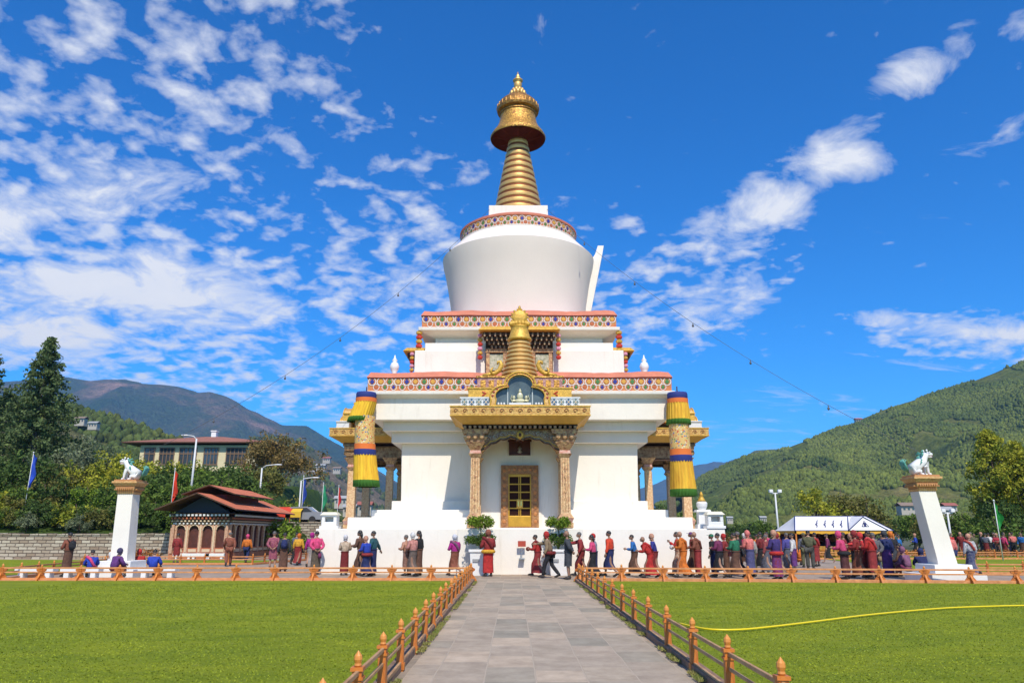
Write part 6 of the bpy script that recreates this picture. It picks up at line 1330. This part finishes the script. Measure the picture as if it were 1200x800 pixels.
P_(361.5, 40, 0, 'walkA', 'down', 5, Mg, ('calf', (.34, .30, .28)), ('hood', Mg), 'person in magenta hood and pale skirt between yellow and pink', GA)
P_(373, 33.3, 30, 'stand', 'back', 4, Hp, ('long', (.12, .09, .06)), ('hair', None), 'large figure in hot pink jacket and dark skirt with a bag', GA, 1.04, (('bag', Pu),))
P_(403, 32.6, 10, 'stand', 'front', 0, Cr, ('long', Mr), ('headscarf', (.6, .58, .6)), 'woman with a pale headscarf, cream jacket and maroon skirt by the wall', GA, .97)
P_(425, 32.4, 70, 'walkA', 'front', 8, Br, ('calf', Br), ('longhair', None), 'dark haired person in brown behind the royal blue jacket', GB_, 1.03)
P_(430, 31.8, 60, 'walkB', 'front', 10, Bl, ('long', Nv), ('headscarf', Pc), 'person in royal blue jacket leaning forward by the white wall', GB_, .96, (('waistcloth', Mr2),))
P_(438, 32.3, 80, 'stand', 'reach', 0, Tl, ('long', Nv), ('hair', None), 'person in dark teal with one arm held out to the right', GB_, 1.02)
P_(477, 32.2, 60, 'stand', 'front', 4, Pc, ('calf', (Br, (.3, .16, .12))), ('hair', 'grey'), 'elder in peach jacket, left one of the pair by the wall', GB_, .98)
P_(484, 31.9, 50, 'walkA', 'front', 4, (.60, .26, .22), ('long', (.16, .12, .10)), ('headscarf', Wh), 'person in salmon jacket and white headscarf carrying a red bag', GB_, 1.0, (('bag', Rd),))
P_(492, 32.3, 70, 'stand', 'down', 0, Bk, ('long', Br), ('longhair', None), 'person in black with long hair right of the peach pair', GB_, 1.04)
P_(532, 32.1, 40, 'walkB', 'front', 2, Mg, ('calf', Rb), ('headscarf', (.6, .6, .66)), 'lone woman in magenta jacket and rust skirt left of the planter', GB_, .98, (('sash', Mv),))
P_(574, 31.8, 20, 'stand', 'front', 0, Mr2, ('long', Rd), ('hood', Rb), 'monk in red robes with a yellow cloth round the waist', GB_, 1.03, (('waistcloth', Ye), ('sash', Mr)))
P_(628, 31.9, 75, 'walkA', 'front', 8, Rd, ('long', Mr2), ('hair', None), 'monk in crimson robes walking alone between sign and planter', GB_, 1.0, (('sash', Mr), ('bundle', Mr)))
P_(647, 30.6, 75, 'walkB', 'point', 12, Tn, ('trousers', Bk), ('headscarf', Rd), 'stooping walker in beige jacket, dark trousers and red cap', GB_, 1.0, (('waistcloth', Mr),))
P_(663, 29.7, 80, 'stand', 'back', 3, Gy, ('knee', Gy), None, 'bald man in dark grey knee length robe and black stockings near the path', GB_, 1.07)
P_(684, 31.9, 85, 'walkA', 'point', 6, Mr2, ('calf', Mr), ('hair', 'grey'), 'person in dark red reaching an arm forward', GB_, 1.02)
P_(692, 31.2, 75, 'walkB', 'front', 4, Hp, ('long', Bk), ('longhair', None), 'woman in bright pink jacket right of the reaching figure', GB_, .95)
P_(699, 31.8, 70, 'stand', 'down', 2, (.30, .32, .42), ('long', Nv), ('headscarf', Rd), 'person in grey blue with a red headscarf behind the pink jacket', GB_, 1.0)
P_(712, 31.5, 60, 'walkA', 'down', 2, (.70, .06, .02), ('calf', Nv), ('hair', None), 'person in vermilion jacket and navy skirt, alone before the gap', GB_, 1.02)
P_(746, 31.9, 80, 'walkA', 'front', 8, Lb, ('long', Br), ('hair', None), 'person in sky blue jacket and brown skirt left of the stooping red monk', GB_, 1.0)
P_(759, 30.6, 75, 'walkB', 'front', 26, Rd, ('long', Rd), None, 'stooping monk wrapped in red robes', GB_, .92, (('sash', Rd),))
P_(769, 31.6, 80, 'walkA', 'front', 8, (.03, .04, .26), ('calf', Mr), ('headscarf', Pc), 'person in indigo jacket and maroon skirt right of the stooping monk', GB_, 1.0)
P_(793, 32, 80, 'walkA', 'pray', 4, Rd, ('long', (Rb, Cr)), ('hair', None), 'person in red jacket and striped skirt raising clasped hands', GB_, 1.02)
P_(802, 31.0, 75, 'walkB', 'front', 8, Or, ('long', Or), None, 'monk in bright orange robes holding a white bundle', GB_, 1.03, (('bundle', Wh), ('sash', Or)))
P_(811, 32.2, 75, 'walkA', 'front', 4, Mr, ('calf', Br), ('cap', Vi), 'person with a violet cap behind the rust robed one', GB_, 1.05)
P_(818, 31.2, 70, 'stand', 'front', 8, Rb, ('long', Mr2), None, 'monk in rust robes holding a white cloth', GB_, 1.0, (('bundle', Wh), ('sash', Rb)))
P_(835, 31.6, 60, 'stand', 'down', 4, Bk, ('long', Nv), ('cap', Gr), 'person in black with a green cap at the right end of the wall', GC, 1.02)
P_(842, 30.8, 50, 'walkA', 'front', 2, Pu, ('calf', Bk), ('hair', None), 'person in plum jacket next to the green cap', GC, .97)
P_(852, 32.8, 65, 'stand', 'front', 6, Mr2, ('long', Br), ('headscarf', Rd), 'person in dark red with a red headscarf behind the green jacket', GC, 1.0)
P_(859, 30.8, 40, 'walkB', 'front', 4, Gr, ('long', Br), ('hair', None), 'person in emerald green jacket carrying a salmon bag', GC, 1.0, (('bag', Sal),))
P_(869, 32.4, 60, 'walkA', 'down', 0, Bk, ('trousers', Bk), ('hair', 'grey'), 'grey haired man all in black right of the green jacket', GC, 1.03)
P_(875, 31.6, 20, 'stand', 'down', 2, (.42, .40, .36), ('calf', Ol), ('hair', None), 'person in pale grey jacket and olive skirt', GC, 1.0)
P_(884, 31.2, 30, 'stand', 'front', 6, Sal, ('long', (.09, .09, .22)), ('headscarf', Sal), 'woman in salmon pink jacket and headscarf with a lilac skirt', GC, 1.02)
P_(891, 33.6, 50, 'walkA', 'down', 0, (.30, .06, .06), ('long', Gb), ('hair', 'grey'), 'grey haired person in dark red behind the salmon jacket', GC, 1.0)
P_(900, 34.5, 40, 'walkB', 'front', 0, Mr, ('calf', Bk), ('hair', None), 'person in deep maroon and black between salmon and brick red', GC, 1.0)
P_(905, 31.4, 60, 'walkA', 'front', 4, (.50, .10, .05), ('long', Tn), ('headscarf', Mr2), 'person in brick red jacket and tan skirt left of the long violet robe', GC, 1.02)
P_(917, 29.2, 30, 'stand', 'front', 4, (.05, .03, .16), ('long', (Vi, Mr)), ('headscarf', Pc), 'woman in indigo jacket and long violet skirt close behind the lawn fence', GC, 1.04, (('waistcloth', Rd),))
P_(924, 35, 60, 'stand', 'down', 0, Wh, ('calf', Vi), ('hair', None), 'person in white blouse behind the woman in indigo', GC, 1.0)
P_(930, 36, 20, 'walkA', 'down', 0, (.08, .07, .30), ('long', Gb), ('hair', 'grey'), 'person in violet blue jacket right of the white blouse', GC, 1.03)
P_(940, 38, -30, 'stand', 'front', 0, Ol, ('trousers', (.08, .08, .07)), ('hair', None), 'man in olive jacket and dark trousers facing the tent', GF, 1.05)
P_(948, 40, -10, 'stand', 'down', 0, Gb, ('trousers', Ol), ('cap', Ol), 'man in grey with olive cap beside the olive jacket', GF, 1.05)
P_(935, 42, 0, 'sit', 'lap', 10, Or, ('long', Or), ('hair', None), 'seated figure in orange on the paving before the tent', GF, .98)
P_(958, 41.5, 30, 'stand', 'down', 0, Mr2, ('calf', Mr2), ('hair', None), 'slim figure in dark crimson standing alone in front of the tent', GF, 1.05, (('sash', Rd),))
P_(984, 29.8, 50, 'stand', 'front', 12, Hp, ('long', (.10, .03, .03)), ('hood', Hp), 'person in hot pink hooded jacket and dark skirt close behind the fence', GC, 1.02, (('waistcloth', Bk),))
P_(992, 33, 60, 'stand', 'down', 0, Mr2, ('long', Mr), ('hair', None), 'person in dark red right behind the hot pink hood', GC, 1.02)
P_(999, 32, 80, 'stand', 'front', 8, (.45, .05, .04), ('calf', Bk), ('headscarf', Pc), 'person in red with peach headscarf between two hooded ones', GC, 1.0)
P_(1006, 30.2, 60, 'walkA', 'front', 8, Mr2, ('long', Rb), ('hood', Mr2), 'figure in long rust skirt and dark red hood by the fence', GC, 1.02)
P_(1013, 30.8, 80, 'stand', 'point', 10, (.68, .05, .05), ('long', Mr), ('hood', (.68, .05, .05)), 'person in scarlet hooded jacket reaching forward', GC, 1.04)
P_(1019, 29.6, 40, 'stand', 'front', 6, Rd, ('calf', Mr2), ('hair', None), 'person in red with a long red stole right of the scarlet hood', GC, 1.02, (('sash', (.6, .05, .05)),))
P_(1027, 30.2, -10, 'stand', 'back', 2, (.12, .12, .13), ('long', Gb), ('hair', 'grey'), 'grey haired person in charcoal jacket carrying a tan bag', GC, 1.04, (('bag', Tn),))
P_(1034, 31.6, 10, 'stand', 'down', 0, Nv, ('long', Vi), ('headscarf', Gy), 'person in navy with a dark headscarf right of the charcoal jacket', GC, 1.03)
P_(1052, 34.5, -20, 'stand', 'front', 0, Bk, ('calf', Gy), ('headscarf', Or), 'person in black with an orange headscarf left of the right pillar', GC, 1.03)
P_(1056, 31, 30, 'sit', 'lap', 16, Mv, ('long', Pu), ('headscarf', Mv), 'seated figure wrapped in mauve left of the right lion pillar', GC, 1.08)
P_(1064, 32.0, 50, 'sit', 'lap', 10, Br, ('long', Bk), ('hair', None), 'seated figure in dark brown between mauve and navy', GC, 1.15)
P_(1072, 30.9, -20, 'sit', 'lap', 22, Nv, ('calf', Nv), ('headscarf', Nv), 'seated figure in navy leaning against the right pillar plinth', GC, 1.05)
P_(1119, 34.0, 10, 'walkA', 'down', 2, Sal, ('trousers', Nv), ('hair', 'grey'), 'person in coral jacket just right of the right lion pillar', GC, .98)
P_(1129, 32.6, 5, 'walkB', 'down', 0, (Gb, Wh), ('long', (Nv, Gb)), ('headscarf', Pc), 'person in a grey striped shawl walking right of the right lion pillar', GC, 1.0, (('sash', (.5, .08, .06)),))
# under the tent
for px, dY, c, hd, lb in ((926, 1.0, Nv, ('hair', None), 'navy coat'), (950, 1.6, (.05, .05, .25), ('hair', None), 'indigo coat'), (964, 2.4, Mr, ('headscarf', Rd), 'maroon coat and red scarf'), (974, 1.2, Rb, ('hair', 'grey'), 'rust coat and grey hair'), (990, 2.2, Wh, ('hair', None), 'white shirt'), (1007, 2.6, Rd, ('hair', None), 'red coat'), (1024, 1.8, Vi, ('headscarf', Pk), 'violet coat and pink scarf'), (1036, 2.8, (.04, .03, .2), ('cap', Bk), 'dark blue coat and black cap')):
    P_(px, ty + dY - .6, 180 + (px * 7) % 60 - 30, 'stand', 'front', 2, c, ('long', Bk), hd, f'person in {lb} standing under the white tent', GF, 1.02, shoes=False)
# queue in the middle distance between chorten and tent, and the far crowd
mid = [(862, 38, Rd, 'red jacket', ('hair', None)), (872, 41, Pk, 'rose jacket', ('headscarf', Wh)), (880, 39, Mr2, 'wine red jacket', ('cap', Rd)), (889, 43, Or, 'orange jacket', ('hair', None)), (896, 40, Hp, 'hot pink jacket', ('hair', None)), (903, 44, Gr, 'green jacket', ('headscarf', Pk)), (911, 41, Mr, 'maroon jacket', ('headscarf', Ye)), (846, 40, Sal, 'coral jacket', ('hair', None)), (966, 46, Pu, 'plum jacket', ('hair', None)), (1043, 41, Rb, 'rust jacket', ('cap', Gy)), (1048, 45, Lb, 'light blue jacket', ('hair', None))]
for i, (px, Y, c, cn, hd) in enumerate(mid):
    hn = {'hair': 'black hair', 'headscarf': 'a headscarf', 'cap': 'a cap'}[hd[0]]
    P_(px, Y, (i * 53) % 120, ('stand', 'walkA', 'walkB')[i % 3], ('down', 'front')[i % 2], 2, c, ('calf', (Bk, Br, Nv, Mr)[i % 4]), hd, f'person in {cn} with {hn} further back in the right hand crowd', GC, 1.0, shoes=False)
far = [(1056, Tl, 'teal'), (1070, Bl, 'royal blue'), (1106, Nv, 'navy'), (1112, Rd, 'red'), (1118, Pc, 'peach'), (1124, Mr, 'maroon'), (1132, Cr, 'cream'), (1138, Tn, 'tan'), (1144, Ol, 'olive'), (1150, Bk, 'black'), (1156, Gb, 'grey blue'), (1161, Wh, 'white'), (1166, Rb, 'rust'), (1171, (.45, .03, .05), 'crimson'), (1175, Pu, 'plum'), (1180, Pk, 'rose pink'), (1185, Sal, 'salmon'), (1190, Tl, 'dark teal'), (1195, Lb, 'light blue'), (1201, Gy, 'charcoal')]
for i, (px, c, cn) in enumerate(far):
    P_(px, 57.5 + (i * 7 % 5) * .9, (i * 67) % 360, ('stand', 'walkA')[i % 2], ('down', 'front', 'swing')[i % 3], 2, c, ('long', (Mr, Bk, Nv, Br, Gy)[i % 5]), ('headscarf', Pc) if i % 4 == 1 else ('hair', 'grey' if i % 5 == 2 else None), f'distant person in {cn} behind the marigold bed at far right', GE, 1.02, shoes=False)
# ------------------------------------------------------------------ air
m = MB(); m.box(-8800, 8800, -550, 9000, -1.2 - 30, 860)
hz = m.build('haze', [], None); hz.data.materials.clear(); hm = bpy.data.materials.new('haze_air'); hm.use_nodes = True; nt = hm.node_tree; nt.nodes.clear(); o_ = N(nt, 'ShaderNodeOutputMaterial'); pv = N(nt, 'ShaderNodeVolumePrincipled'); pv.inputs['Color'].default_value = (.30, .55, 1, 1); pv.inputs['Density'].default_value = .00011; pv.inputs['Anisotropy'].default_value = 0
L(nt, pv.outputs[0], o_.inputs['Volume']); hz.data.materials.append(hm); tag(hz, kind='stuff'); hz['label'] = 'thin blue haze over the valley'
